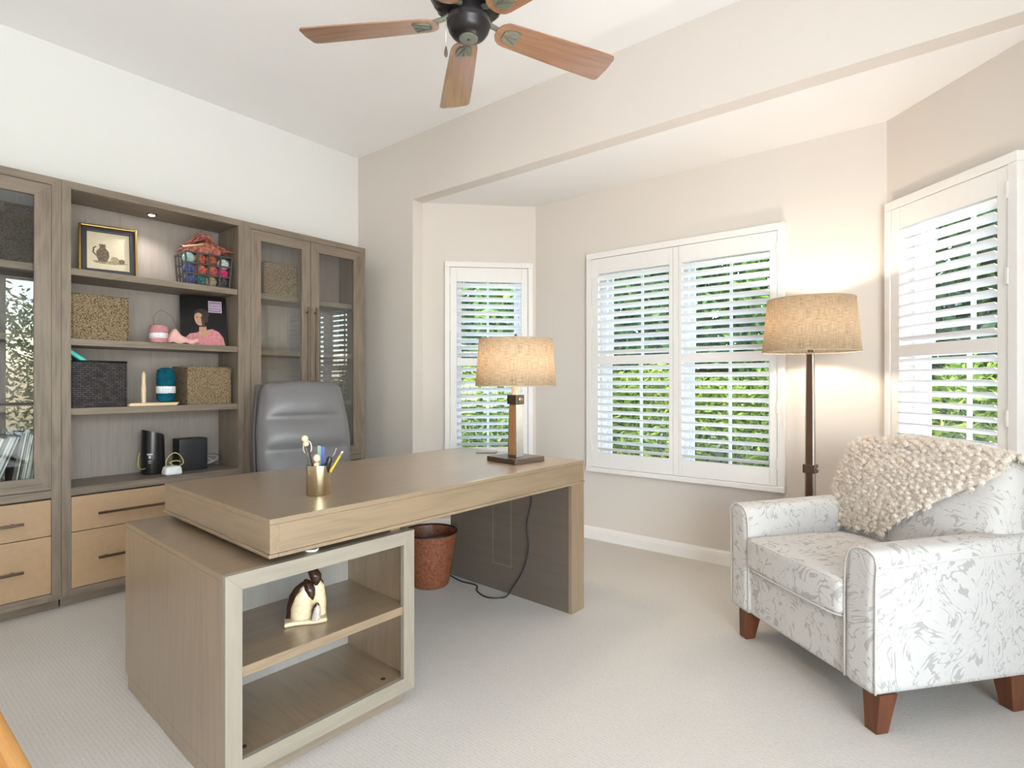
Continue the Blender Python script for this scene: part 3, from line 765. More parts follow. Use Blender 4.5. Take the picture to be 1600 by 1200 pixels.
MB().rbox((0, 0, .026), (.038, .045, .026), .015, 4, 4, lambda x, y, z, n: (x * (1 - 3.2 * max(z, -1) - .0), y * (1 - 3.4 * z), z)).build('hub_body', white_pl, hb, True)
nb = empty('modem_box', (-3.785, 1.473, .6212), 0, 'square black modem box standing upright on the bookcase counter', 'modem'); 
MB().rbox((0, 0, .10), (.055, .083, .10), .006, 3, 2).build('modem_case', black_matte, nb, True)
MB().tube([(.0556, -.062, .172), (.0562, -.062, .172)], .003, 10).build('status_light', black_pl, nb)
yel = mat_plain('yellow_cable_jacket', (.62, .52, .14), .5); gry = mat_plain('grey_cable_jacket', (.45, .45, .45), .5)
tag(MB().tube(bezier([(-3.76, 1.215, .66), (-3.72, 1.178, .665), (-3.70, 1.160, .69), (-3.74, 1.175, .73), (-3.80, 1.20, .75)], 8), .0028, 8).build('yellow_cable', yel, None, True), 'short yellow network cable curling left of the router', 'cable')
tag(MB().tube(bezier([(-3.70, 1.31, .66), (-3.695, 1.305, .70), (-3.69, 1.325, .735), (-3.69, 1.355, .745), (-3.69, 1.385, .72), (-3.685, 1.395, .68), (-3.69, 1.36, .664), (-3.71, 1.33, .685), (-3.71, 1.36, .695), (-3.70, 1.385, .69)], 8), .0028, 8).build('yellow_cable', yel, None, True), 'yellow network cable looped behind the white puck', 'cable')
tag(MB().tube(bezier([(-3.78, 1.56, .665), (-3.75, 1.585, .662), (-3.74, 1.61, .675), (-3.75, 1.625, .69), (-3.79, 1.60, .70), (-3.80, 1.575, .69), (-3.76, 1.60, .665), (-3.77, 1.57, .65)], 8), .0026, 8).build('grey_cable', gry, None, True), 'light grey cable bunched right of the black modem', 'cable')
tag(MB().tube(bezier([(-3.83, 1.56, .69), (-3.80, 1.61, .705), (-3.79, 1.655, .69), (-3.81, 1.665, .655), (-3.85, 1.62, .630), (-3.83, 1.58, .6245)], 8), .0022, 8).build('black_cable', black_matte, None, True), 'black cable looping at the right end of the bookcase counter', 'cable')

# records in the left cabinet
rr = random.Random(12); y = .690; k = 0
cols = [(.55, .56, .52), (.08, .08, .09), (.38, .42, .40), (.7, .68, .6), (.18, .2, .24), (.6, .6, .58), (.12, .1, .1), (.45, .5, .5)]
smat = [mat_plain('sleeve_colour', c_, .5, var=.1, nscale=15) for c_ in cols]
while y > .36:
    lean = -R(9) if y > .595 else -R(20)
    if lean < -R(15) and k < 50: y = .530; k = 50
    w = rr.choice((.005, .006, .008, .010)); h_ = rr.uniform(.285, .300)
    o = MB().box(-.14, .10, -w / 2, w / 2, 0, h_).build('record_sleeve', rr.choice(smat), None, loc=(-3.765, y, .6215 + w / 2 * sin(-lean)), rot=(lean, 0, 0))
    tag(o, 'thin record sleeve leaning in the row behind the left glass door', 'record', 'record sleeves in the left cabinet')
    y -= w / cos(lean) + .0018; k += 1

# ------------------------------------------------------------------ desk
DK = empty('executive_desk', (-1.57, .828, 0), R(-2.4), 'long weathered oak desk with thick top, panel leg and open shelf cabinet', 'desk')
b = MB(); b.box(-.9, 0, 0, 1.657, .751, .768, 0)
b.build('desktop', desk[1], DK, bevel=.0012)
b = MB(); 
mitre = [(-.897, .003), (-.003, .003), (-.003, 1.654), (-.897, 1.654)]
b.box(-.030, -.001, .030, 1.627, .664, .7504, 1); b.box(-.899, -.870, .030, 1.627, .664, .7504, 1)
b.box(-.899, -.001, .001, .030, .664, .7504, 0); b.box(-.899, -.001, 1.627, 1.656, .664, .7504, 0)
b.box(-.869, -.031, .031, 1.626, .668, .690, 1)
b.build('desk_apron', [desk[0], desk[1]], DK, bevel=.001)
b = MB(); b.box(-.904, .004, -.004, .026, .652, .6636, 0); b.box(-.026, .004, .026, 1.660, .652, .6636, 1); b.box(-.904, -.874, .026, 1.660, .652, .6636, 1)
b.box(-.874, -.026, 1.630, 1.660, .652, .6636, 0)
b.build('bottom_lip', [desk[0], desk[1]], DK, bevel=.003)
lg = MB(); lg.box(-.897, .0, 1.547, 1.655, 0, .651, 0)
lg.mi = [0] * 6
lg.mi = [2 if False else 0] * 6
lp = MB().box(-.8975, -.0205, 1.5470, 1.6545, 0, .6515).build('leg_panel', desk_dark, DK, bevel=.001)
MB().box(-.020, .0005, 1.5465, 1.6555, 0, .6515).build('leg_edge_board', desk[2], DK, bevel=.001)
pn = MB(); mitre_frame(pn, -.545, -.405, .15, .60, .0022, 1.5462, 1.5468, 0, 0); pn.build('access_panel', mat_plain('panel_line', (.26, .20, .15), .5), DK)
# cabinet part
cx0, cx1, cy0, cy1, cz0, cz1 = -.93, 0.0, -.125, .5385, .052, .632
cb = MB(); cb.box(cx0, cx1 - .0205, cy0, cy0 + .022, cz0, cz1 - .0182, 2); cb.box(cx0, cx1 - .0205, cy1 - .022, cy1, cz0, cz1 - .0182, 2); cb.box(cx0 + .035, cx1 - .036, cy0, cy0 + .018, .003, cz0 - .0002, 2)
cb.box(cx0, cx1 - .0205, cy0, cy1, cz1 - .0175, cz1, 1); cb.box(cx0, cx1 - .0205, cy0 + .022, cy1 - .022, cz0, cz0 + .048, 0)
cb.box(cx0, cx0 + .02, cy0 + .022, cy1 - .022, cz0 + .048, cz1 - .0182, 2)
cab = cb.build('desk_cabinet', [desk[0], desk[1], desk[2]], DK, bevel=.0008)
# front frame around the opening (facing +x)
ff = MB(); w = .047
def PX(poly, m): ff.prism(poly, 0, cx1 - .020, cx1, m)
PX([(cy0, cz1), (cy1, cz1), (cy1 - w, cz1 - .047), (cy0 + w, cz1 - .047)], 1)
PX([(cy0, cz0), (cy1, cz0), (cy1 - w, cz0 + .050), (cy0 + w, cz0 + .050)], 1)
PX([(cy0, cz0), (cy0 + w, cz0 + .050), (cy0 + w, cz1 - .047), (cy0, cz1)], 2)
PX([(cy1, cz0), (cy1 - w, cz0 + .050), (cy1 - w, cz1 - .047), (cy1, cz1)], 2)
desk_lit = [mat_wood('desk_lit_face_x', (.275, .238, .19), 0, .1, .4), mat_wood('desk_lit_face_y', (.275, .238, .19), 1, .1, .4), mat_wood('desk_lit_face_z', (.275, .238, .19), 2, .1, .4)]  # desk oak again, cool window light on the front frame put into its colour
ff.build('front_frame', desk_lit, cab, bevel=.0008)
MB().box(-.42, -.40, cy0 + .0222, cy1 - .0222, cz0 + .048, cz1 - .019).build('inner_back', mat_wood('inner_back_veneer', (.28, .26, .235), 2, .10, .5, 'streaks'), cab)
MB().box(-.3995, -.008, cy0 + .0225, cy1 - .0225, .332, .361).build('shelf', desk[1], cab, bevel=.001)
ds = MB()
for (x, y) in ((-.06, cy1 - .095), (-.06, cy0 + .075)): ds.lathe([(.0045, cz0 + .0482), (.0095, cz0 + .0486), (0, cz0 + .0488)], 16, c=(x, y))
ds.build('levelling_hole', seam, cab)
MB().box(cx0 + .04, cx1 - .035, cy0 + .019, cy1 - .03, 0, cz0).build('plinth', mat_wood('plinth_oak', (.22, .175, .13), 1, .12), cab, bevel=.001)
MB().box(-.10, -.04, cy1 - .075, cy1 - .035, cz1 + .0003, .6518).build('riser_block', desk[0], cab)
MB().box(-.80, -.25, .12, .40, cz1 + .0003, .6518).build('pivot_plate', black_matte, cab)

# white cable end peeking out between top and cabinet
tag(MB().tube(bezier([(-1.675, .98, .637), (-1.63, .975, .6365), (-1.60, .968, .637), (-1.585, .985, .637), (-1.60, 1.005, .6365)], 6), .004, 8).build('white_plug_cable', white_pl, None, True), 'white cable end peeking out between desktop and desk cabinet', 'cable')

# penguin figure
pg_ = empty('penguin_figurine', (-1.722, 1.035, .3615), R(-30), 'carved brown and cream pair of penguins with chick on desk shelf', 'figurine')
cream = mat_plain('cream_glaze', (.66, .53, .34), .3, var=.18, nscale=60); brn = mat_plain('brown_glaze', (.035, .016, .010), .16, var=.3, nscale=30)
bs = MB(); bs.rbox((0, 0, .007), (.040, .068, .007), .006, 8, 2, lambda x, y, z, n: (x * (1 + .12 * sin(50 * y)), y, z)); bs.build('ground_base', cream, pg_, True)
def teardrop(b, pts, rad, m=0, n=14, fl=(1, 1)):
    """closed loft along pts with radii (rx, ry)"""
    vs = []; N = len(pts)
    for (x, y, z), r in zip(pts, rad):
        for i in range(n): a = 2 * pi * i / n; vs.append((x + r * fl[0] * cos(a), y + r * fl[1] * sin(a), z))
    fs = [(j * n + i, j * n + (i + 1) % n, (j + 1) * n + (i + 1) % n, (j + 1) * n + i) for j in range(N - 1) for i in range(n)] + [tuple(range(n))[::-1], tuple(range((N - 1) * n, N * n))]
    b.add(vs, fs, m)
def dense(zs, fn, k=14): return [fn(i / (k - 1)) for i in range(k)]
def lerp_list(L, t):
    x = t * (len(L) - 1); i = min(int(x), len(L) - 2); f = x - i; f = f * f * (3 - 2 * f)
    return [a + (b_ - a) * f for a, b_ in zip(L[i], L[i + 1])]
def loft(b, keys, m=0, fl=(1, 1), k=18, n=16):
    q_ = [lerp_list(keys, i / (k - 1)) for i in range(k)]
    teardrop(b, [(a[0], a[1], a[2]) for a in q_], [a[3] for a in q_], m, n, fl)
b = MB(); loft(b, [(0, -.012, .013, .036), (.002, -.012, .05, .037), (.002, -.008, .09, .032), (.0, .0, .118, .022), (0, .006, .13, .012)], fl=(.8, 1))
loft(b, [(-.010, .040, .013, .026), (-.010, .040, .06, .027), (-.012, .036, .11, .024), (-.012, .030, .135, .016), (-.012, .03, .145, .008)], fl=(.9, 1))
b.build('penguin_bodies', cream, pg_, True)
b = MB(); loft(b, [(-.010, -.058, .010, .008), (-.008, -.046, .03, .015), (-.006, -.036, .06, .024), (-.004, -.026, .09, .027), (-.002, -.014, .115, .023), (0, -.002, .132, .012)], fl=(.85, 1))
loft(b, [(.022, .022, .075, .002), (.018, .018, .09, .012), (.010, .012, .11, .019), (.004, .006, .13, .016), (0, .0, .14, .006)])
loft(b, [(.004, .034, .118, .006), (.0, .034, .135, .017), (-.004, .030, .152, .021), (-.008, .022, .168, .018), (-.008, .016, .178, .006)])
loft(b, [(-.028, .050, .02, .012), (-.026, .046, .07, .02), (-.022, .036, .12, .022), (-.016, .028, .15, .014)])
b.build('dark_plumage', brn, pg_, True)
b = MB(); loft(b, [(.036, .030, .012, .014), (.036, .034, .035, .013), (.036, .036, .052, .010), (.036, .037, .060, .004)]); b.build('chick', mat_plain('chick_glaze', (.5, .44, .38), .3, var=.4, nscale=120), pg_, True)
b = MB(); loft(b, [(.027, .026, .012, .010), (.027, .030, .04, .0125), (.030, .034, .058, .010), (.033, .036, .067, .004)]); b.build('chick_back', brn, pg_, True)

# ------------------------------------------------------------------ things on the desk
CU = (-1.792, 1.128, .7685)
cu = empty('pen_cup', CU, 0, 'brushed brass cylinder pen cup on the desk top', 'pen cup')
MB().lathe([(0, .0), (.0415, 0), (.0425, .0015), (.0425, .106), (.0405, .106), (.0405, .004), (0, .004)], 48, cap=False).build('cup_body', brass, cu, smooth='auto')
def stick(name, a, b_, r, mat, label, cat, extra=None, n=10):
    e = MB().tube([a, b_], r, n); o = e.build(name, mat, None, smooth='auto'); tag(o, label, cat); return o
def C(dx, dy, z): return (CU[0] + dx, CU[1] + dy, CU[2] + z)
# camera-left is (-.78,-.62), camera-right (.78,.62)
def L_(s, f_, z): return C(.782 * s - .623 * f_, .623 * s + .782 * f_, z)
pw = empty('wooden_doll_pencil', L_(-.006, 0, .006), label='dark patterned pencil with a pale wooden doll head in pen cup', cat='pencil')
pw.rotation_euler = (R(8), R(-10), 0)
MB().tube([(0, 0, 0), (0, 0, .168)], .0095, 10).build('barrel', mat_weave('patterned_barrel', (.02, .02, .03), (.30, .25, .15), (.02, .02, .02), .006, .004, 'Object'), pw, smooth='auto')
MB().sphere((0, 0, .199), .012, 14).sphere((0, 0, .180), .0105, 12).build('doll_head', pale_wood, pw, True)
sc = empty('scissors', L_(-.016, .004, .01), label='scissors with a thin white loop handle in pen cup', cat='scissors')
b = MB(); u = Vector((.782, .623, 0))
def U(s, z): return (u.x * s, u.y * s, z)
b.tube([U(-.014 + .015 * cos(t) - .012, .158 + .024 * sin(t)) for t in [2 * pi * i / 20 for i in range(20)]], .0016, 6, closed=True)
b.tube([U(-.014, .132), U(-.004, .09), U(.004, .0)], .0022, 6); b.build('loop_handle', mat_plain('ivory_handle', (.75, .72, .66), .4), sc, True)
cbm = empty('ruler', L_(.004, .012, .008), label='clear blue and green plastic ruler in pen cup', cat='ruler'); cbm.rotation_euler = (0, 0, R(38)); 
MB().box(-.012, .000, -.001, .001, 0, .165).build('green_strip', mat_plain('green_clear', (.22, .34, .26), .2), cbm, bevel=.0006)
MB().box(.000, .013, -.001, .001, 0, .162).build('blue_strip', mat_plain('blue_clear', (.08, .13, .42), .2), cbm, bevel=.0006)
ow = empty('carved_owl_pencil', L_(.001, -.022, .004), label='short pencil topped by a cream and brown carved owl head', cat='pencil')
MB().tube([(0, 0, 0), (0, 0, .108)], .006, 8).build('barrel', brn, ow, smooth='auto')
MB().sphere((0, 0, .128), .0135, 14, sz=1.1).sphere((0, 0, .105), .010, 12).build('carved_head', cream, ow, True)
mk = empty('black_marker', L_(.012, -.006, .006), label='glossy black marker leaning right in pen cup', cat='marker'); mk.rotation_euler = (R(-6), R(14), 0)
MB().lathe([(.004, 0), (.0085, .01), (.0095, .09), (.0105, .10), (.0100, .128), (.006, .136), (0, .137)], 16).build('marker_body', black_pl, mk, smooth='auto')
pc = empty('yellow_pencil', L_(-.004, .006, .006), label='yellow pencil leaning to the right out of pen cup', cat='pencil'); pc.rotation_euler = (R(-18), R(26), 0)
MB().tube([(0, 0, 0), (0, 0, .155)], .0042, 6).build('shaft', mat_plain('pencil_yellow', (.75, .48, .04), .35), pc); MB().tube([(0, 0, .155), (0, 0, .166)], .0045, 10).build('ferrule', nickel, pc, smooth='auto'); MB().tube([(0, 0, .166), (0, 0, .173)], .0042, 10).build('eraser', pale_wood, pc, smooth='auto')
sv = mat_plain('silver_wire', (.75, .75, .75), .2, 1)
tag(MB().tube(bezier([L_(.020, .0, .01), L_(.034, .0, .10), L_(.048, 0, .13), L_(.058, 0, .148), L_(.064, 0, .166)], 6), .0013, 6).build('letter_opener', sv, None, True), 'thin silver curved wire tool leaning out of the cup at far right', 'tool')
tag(MB().tube(bezier([L_(.016, .01, .01), L_(.036, .01, .105), L_(.043, .01, .13), L_(.050, .01, .142)], 6), .0015, 6).build('crochet_hook', sv, None, True), 'short silver crochet hook beside the yellow pencil', 'crochet hook')
# small grey gadget on desk by window
tag(MB().rbox((0, 0, .006), (.022, .060, .006), .004, 3, 2).build('remote_control', mat_plain('grey_plastic', (.25, .26, .25), .4), None, True, loc=(-2.10, 2.40, .7685), rot=(0, 0, R(-50))), 'small flat grey remote lying at the far end of the desk', 'remote')

# ------------------------------------------------------------------ lamps
def drum_shade(parent, z0, z1, r0, r1, power, sid):
    b = MB(); b.lathe([(r0, z0), (r1, z1)], 64, cap=False); o = b.build('lamp_shade', linen, parent, smooth=True)
    so = o.modifiers.new('cloth', 'SOLIDIFY'); so.thickness = .0018; so.offset = -1
    tm = mat_plain('shade_trim_' + sid, (.45, .38, .30), .8)
    for r, z in ((r0, z0), (r1, z1)): MB().tube([(r * cos(a), r * sin(a), z) for a in [2 * pi * i / 64 for i in range(64)]], .0022, 6, closed=True).build('shade_trim', tm, o, True)
    sp = MB()
    for k in range(3):
        a = 2 * pi * k / 3 + .4; sp.tube([(0, 0, z1 - .012), (r1 * cos(a), r1 * sin(a), z1 - .004)], .002, 6)
    sp.lathe([(.0, z1 - .012), (.012, z1 - .010), (.012, z1 - .002), (.005, z1), (.005, z1 + .012), (.009, z1 + .018), (.005, z1 + .027), (0, z1 + .029)], 16, cap=False)
    sp.tube([(0, 0, z0 - .01), (0, 0, z0 + .055)], .014, 12)
    sp.tube([(0, 0, z1 - .01), (0, 0, z0 + .02)], .0025, 6)
    sp.build('socket_and_spider', bronze, parent, smooth='auto')
    MB().sphere((0.0, 0.028, (z0 + z1) / 2 - .02), .026, 14, sz=1.35).build('bulb', bulb_m, parent, True)
    l = bpy.data.lights.new('bulb_light', 'POINT'); l.energy = power; l.color = (1, .84, .66); l.shadow_soft_size = .04
    lo = bpy.data.objects.new('bulb_light', l); COL.objects.link(lo); lo.parent = parent; lo.location = (0, 0.028, (z0 + z1) / 2 + .0)
tl = empty('table_lamp', (-1.765, 2.245, .7685), R(-8), 'lit table lamp with cream linen shade and bronze post on the desk', 'table lamp')
MB().box(-.105, .105, -.105, .105, 0, .024).build('lamp_base', bronze, tl, bevel=.002)
b = MB()
def taper_post(b, hx0, hy0, hx1, hy1, z0, z1, m=0, cx=0, cy=0):
    vs = [(cx + sx * hx0, cy + sy * hy0, z0) for sx, sy in ((-1, -1), (1, -1), (1, 1), (-1, 1))] + [(cx + sx * hx1, cy + sy * hy1, z1) for sx, sy in ((-1, -1), (1, -1), (1, 1), (-1, 1))]
    b.add(vs, [(3, 2, 1, 0), (4, 5, 6, 7), (0, 1, 5, 4), (1, 2, 6, 5), (2, 3, 7, 6), (3, 0, 4, 7)], m)
taper_post(b, .034, .026, .026, .022, .024, .292); b.build('post', nickel, tl, bevel=.0015)
wd = MB(); taper_post(wd, .026, .0275, .019, .0235, .034, .285); wd.build('wood_inlay', mat_wood('walnut_inlay', (.30, .15, .06), 2, .2, .35), tl)
MB().box(-.033, .033, -.030, .030, .292, .340).build('collar_block', bronze, tl, bevel=.002)
MB().lathe([(0, 0), (.009, 0), (.010, .004), (.006, .007), (.006, .014), (0, .015)], 16).build('knob', nickel, tl, smooth='auto', loc=(.033, 0, .316), rot=(0, R(90), 0))
MB().tube([(0, 0, .34), (0, 0, .392)], .021, 20).build('neck', mat_plain('cream_neck', (.70, .58, .44), .5), tl, smooth='auto')
drum_shade(tl, .386, .625, .208, .190, 9, 'table')
fl = empty('floor_lamp', (-.595, 3.298, .001), R(-6), 'tall lit floor lamp with linen drum shade in the corner behind armchair', 'floor lamp')
MB().box(-.13, .13, -.13, .13, 0, .028).build('lamp_base', bronze, fl, bevel=.002)
b = MB(); taper_post(b, .0265, .0235, .0175, .0165, .028, 1.33); b.build('post', nickel, fl, bevel=.0015)
wd = MB(); taper_post(wd, .0195, .0250, .0125, .0176, .05, 1.32); wd.build('wood_inlay', mat_wood('walnut_inlay_tall', (.085, .040, .018), 2, .2, .35), fl)
MB().box(-.031, .031, -.0275, .0275, .69, .735).build('collar_block', bronze, fl, bevel=.002)
MB().lathe([(0, 0), (.009, 0), (.010, .004), (.006, .007), (.006, .014), (0, .015)], 16).build('knob', nickel, fl, smooth='auto', loc=(.031, 0, .712), rot=(0, R(90), 0))
drum_shade(fl, 1.335, 1.612, .236, .210, 10.5, 'floor')

# waste basket
rattan2 = mat_plain('rattan_strands', (.20, .068, .032), .42, var=.45, nscale=70)
wbk = empty('waste_basket', (-2.379, 2.221, .0008), label='round reddish brown rattan waste basket under the desk', cat='waste basket')
keys = [(.098, 0), (.106, .008), (.117, .06), (.128, .12), (.138, .18), (.147, .24), (.156, .305)]
def rad_at(z):
    for (r0_, z0_), (r1_, z1_) in zip(keys, keys[1:]):
        if z <= z1_: return r0_ + (r1_ - r0_) * (z - z0_) / (z1_ - z0_)
    return keys[-1][0]
b = MB(); nn, mm = 132, 62; vs = []; mis = []
for j_ in range(mm + 1):
    z_ = .305 * j_ / mm
    for i_ in range(nn):
        a = 2 * pi * i_ / nn; r = rad_at(z_) + (.0016 if (i_ + j_ * 2) % 4 < 2 else -.0012) * (0 if j_ in (0, mm) else 1); vs.append((r * cos(a), r * sin(a), z_))
for j_ in range(mm + 1):
    z_ = .305 - (.305 - .012) * j_ / mm
    for i_ in range(nn):
        a = 2 * pi * i_ / nn; r = rad_at(z_) - .010 + (.0012 if (i_ + j_ * 2) % 4 < 2 else -.001); vs.append((r * cos(a), r * sin(a), z_))
fs = [(j_ * nn + i_, j_ * nn + (i_ + 1) % nn, (j_ + 1) * nn + (i_ + 1) % nn, (j_ + 1) * nn + i_) for j_ in range(2 * mm + 1) for i_ in range(nn)]
fs.append(tuple(range(nn))[::-1]); fs.append(tuple(range((2 * mm + 1) * nn, (2 * mm + 2) * nn)))
b.add(vs, fs); b.build('woven_body', rattan2, wbk, smooth=True)
MB().tube([(.153 * cos(a), .153 * sin(a), .309) for a in [2 * pi * i / 48 for i in range(48)]], .0065, 8, closed=True).build('rim', rattan, wbk, True)
# lamp cord
tag(MB().tube(bezier([(-1.735, 2.340, .655), (-1.74, 2.345, .54), (-1.775, 2.352, .42), (-1.765, 2.355, .30), (-1.80, 2.355, .17), (-1.87, 2.350, .06), (-1.905, 2.325, .006), (-1.98, 2.27, .004), (-2.08, 2.30, .004), (-2.15, 2.365, .004), (-2.27, 2.36, .004), (-2.42, 2.40, .004)], 8), .0042, 8).build('power_cord', black_matte, None, True), 'black power cord hanging down the desk leg and over the carpet', 'cord')

# ------------------------------------------------------------------ office chair
oc = empty('office_chair', (-2.93, 1.81, 0), R(-16), 'grey leather executive office chair between desk and bookcase', 'office chair')
# local: +x is the direction the chair faces
def back_warp(x, y, z, n):
    # z in -.36...36 ; taper the top, roll the segments
    t = (z + .36) / .72
    seg = [(.0, .44), (.44, .70), (.70, 1.0)]
    bul = 0
    for a, c in seg:
        if a <= t <= c: bul = math.sin(pi * (t - a) / (c - a)) ** .45 if c > a else 0
    e_ = max(0, 1 - (abs(y) / .25) ** 4)
    xo = x
    if n.x > .3 or x > .02: xo = x + (.044 * bul - .014) * e_ + .012 * e_
    w = 1 - .17 * max(0, t - .55) ** 1.3 * 2 + .04 * sin(pi * t)
    zz = z + (.020 * (1 - (y / .26) ** 2) if z > .3 else 0)
    xo += -.05 * t * t
    return (xo, y * w, zz)
ch = MB(); ch.rbox((0, 0, 0), (.05, .265, .36), .045, 34, 5, back_warp)
bo = ch.build('backrest', leather, oc, smooth=True, loc=(-.17, 0, .81), rot=(0, R(-6), 0))
sh = MB(); sh.rbox((0, 0, 0), (.016, .275, .365), .014, 12, 3, lambda x, y, z, n: (x - .05 * ((z + .36) / .72) ** 2 + .0 - .02 * (1 - (y / .27) ** 2), y * (1 - .17 * max(0, (z + .36) / .72 - .55) ** 1.3 * 2 + .03), z))
sh.build('back_shell', leather_d, oc, smooth=True, loc=(-.258, 0, .800), rot=(0, R(-6), 0))
ss = MB(); ss.rbox((0, 0, 0), (.25, .26, .055), .05, 10, 4, lambda x, y, z, n: (x, y, z + (.022 * max(0, 1 - (x / .25) ** 2) * max(0, 1 - (y / .26) ** 2) if z > 0 else 0)))
ss.build('seat', leather, oc, smooth=True, loc=(.06, 0, .47))
for s_ in (-1, 1):
    b = MB(); b.tube(bezier([(-.14, s_ * .30, .43), (-.17, s_ * .315, .55), (-.12, s_ * .32, .625), (.05, s_ * .32, .635), (.16, s_ * .315, .60), (.15, s_ * .30, .50), (.05, s_ * .28, .43)], 8), .016, 10)
    b.tube([(-.14, s_ * .30, .43), (0.0, s_ * .2, .425)], .014, 8); b.tube([(.05, s_ * .28, .43), (0.0, s_ * .2, .425)], .014, 8)
    b.build('armrest', leather_d, oc, smooth=True)
MB().tube([(0, 0, .10), (0, 0, .26)], .028, 16).tube([(0, 0, .26), (0, 0, .43)], .017, 16).build('gas_lift', black_matte, oc, smooth='auto')
MB().box(-.16, .10, -.07, .07, .395, .425).build('mechanism', black_matte, oc, bevel=.004)
for k in range(5):
    a = 2 * pi * k / 5 + .3
    b = MB(); b.tube([(0, 0, .105), (.28 * cos(a), .28 * sin(a), .075)], [.026, .014], 8); b.build('base_spoke', nickel, oc, smooth=True)
    b = MB(); b.tube([(.28 * cos(a) - .012 * sin(a), .28 * sin(a) + .012 * cos(a), .0285), (.28 * cos(a) - .024 * sin(a), .28 * sin(a) + .024 * cos(a), .0285)], .0275, 16)
    b.tube([(.28 * cos(a) + .012 * sin(a), .28 * sin(a) - .012 * cos(a), .0285), (.28 * cos(a) + .024 * sin(a), .28 * sin(a) - .024 * cos(a), .0285)], .0275, 16)
    b.tube([(.28 * cos(a) - .02 * sin(a), .28 * sin(a) + .02 * cos(a), .0285), (.28 * cos(a) + .02 * sin(a), .28 * sin(a) - .02 * cos(a), .0285)], .008, 8); b.tube([(.28 * cos(a), .28 * sin(a), .03), (.28 * cos(a), .28 * sin(a), .08)], .007, 8)
    b.build('caster', black_matte, oc, smooth='auto')

# ------------------------------------------------------------------ armchair. local x: chair's right-hand (seen from front) side = 0, left -.80 ; y depth
AC = empty('armchair', (-.201, 2.164, 0), R(-39.6), 'upholstered armchair in pale veined fabric under the right window', 'armchair')
WW = .80
b = MB(); b.rbox((-WW / 2, .345, .238), (.39, .325, .108), .018, 10, 3, lambda x, y, z, n: (x, y - (.006 * (1 - (x / .39) ** 2) if n.y < -.3 else 0), z)); b.build('seat_base', veined, AC, True)
def arm(x0, x1, side):
    cx = (x0 + x1) / 2; hx = (x1 - x0) / 2
    def wp(x, y, z, n):
        t = (y + .36) / .72; hz = .2375
        if z > 0: z = z + (.022 * t) * (z / hz) + .008 * (1 - (x / hx) ** 2)
        out = side
        if z > .1: x = x + out * .012 * ((z - .1) / .13)
        if n.y < -.5: y -= .004
        return (x, y, z)
    b = MB(); b.rbox((cx, .36, .3675), (hx, .36, .2375), .032, 12, 5, wp); b.build('arm', veined, AC, True)
    # piping around the front face
    pts = []
    def q(u, zz): return (cx + u, -.004, .3675 + zz)
    for (u, zz) in ((-hx + .002, -.225), (-hx + .002, .12), (-hx + .006, .205), (-hx + .03, .238), (0, .246), (hx - .03, .238), (hx - .006, .205), (hx - .002, .12), (hx - .002, -.225)):
        pts.append(q(u + (side * .012 * max(0, (zz - .1) / .13)), zz))
    pp = bezier(pts, 6); pp = [(p.x, .004 if abs(p.x - cx) > hx * .2 else .000, p.z) for p in pp]
    MB().tube(pp, .0042, 6).build('piping', piping_m, AC, True)
    sd = []
    for i in range(16):
        t = i / 15; sd.append((cx + side * (hx + .009), .012 + .70 * t, .3675 + .195 + .022 * t))
    MB().tube(sd, .0040, 6).build('piping', piping_m, AC, True)
arm(-.132, .0, 1); arm(-WW, -WW + .132, -1)
def cush(x, y, z, n):
    k = max(0, 1 - (x / .27) ** 2) * max(0, 1 - (y / .3) ** 2)
    if z > 0: z += .030 * k ** .6
    else: z -= .0
    if n.y < -.3: y -= .014 * max(0, 1 - (x / .27) ** 2)
    return (x, y, z)
b = MB(); b.rbox((-WW / 2, .275, .4135), (.2665, .29, .0655), .022, 12, 4, cush); so_ = b.build('seat_cushion', veined, AC, True)
for zz in (.347, .474):
    pts = [(-WW / 2 + sx, -.008 - .014 * max(0, 1 - (sx / .27) ** 2), zz + (.004 * max(0, 1 - (sx / .27) ** 2))) for sx in [(-.262 + .524 * i / 14) for i in range(15)]]
    pts = [(-WW / 2 - .2665, .04, zz)] + [(-WW / 2 - .2655, .012, zz)] + pts[1:-1] + [(-WW / 2 + .2655, .012, zz), (-WW / 2 + .2665, .04, zz)]
    MB().tube(bezier(pts, 3), .0042, 6).build('piping', piping_m, so_, True)
# backrest: its own frame leaning back
BKM = Matrix.Translation((-WW / 2, .655, .642)) @ Matrix.Rotation(R(-17), 4, 'X')
HW, HT, HH = .368, .085, .240
def backfront(x, z):
    return -HT - .055 * max(0, 1 - (x / HW) ** 2) ** .7 * max(0, 1 - (z / HH) ** 2) ** .6
def bwp(x, y, z, n):
    w = 1.0 - .10 * max(0, (z / HH)) ** 2
    if n.y < -.3 or (y < -HT * .5 and abs(n.y) > .3): y = y + (backfront(x, z) + HT)
    zz = z + (.028 * (1 - (x / HW) ** 2) if z > 0 else 0) * max(0, z / HH)
    return (x * w, y, zz)
b = MB(); b.M = BKM; b.rbox((0, 0, 0), (HW, HT, HH), .05, 14, 5, bwp); b.build('back_cushion', veined, AC, True)
b = MB()
pts = [BKM @ Vector((HW * .985 * (1 - .10 * max(0, t) ** 2), -HT + .028, t * HH * .93)) for t in [(-1 + 2 * i / 12) for i in range(13)]]
b.tube(pts, .004, 6); b.build('piping', piping_m, AC, True); b = MB(); pts = [BKM @ Vector((-HW * .985 * (1 - .10 * max(0, t) ** 2), -HT + .028, t * HH * .93)) for t in [(-1 + 2 * i / 12) for i in range(13)]]
b.tube(pts, .004, 6); b.build('piping', piping_m, AC, True)
b = MB(); b.rbox((-WW / 2, .70, .40), (.385, .03, .27), .025, 6, 3); b.build('back_panel', veined, AC, True)
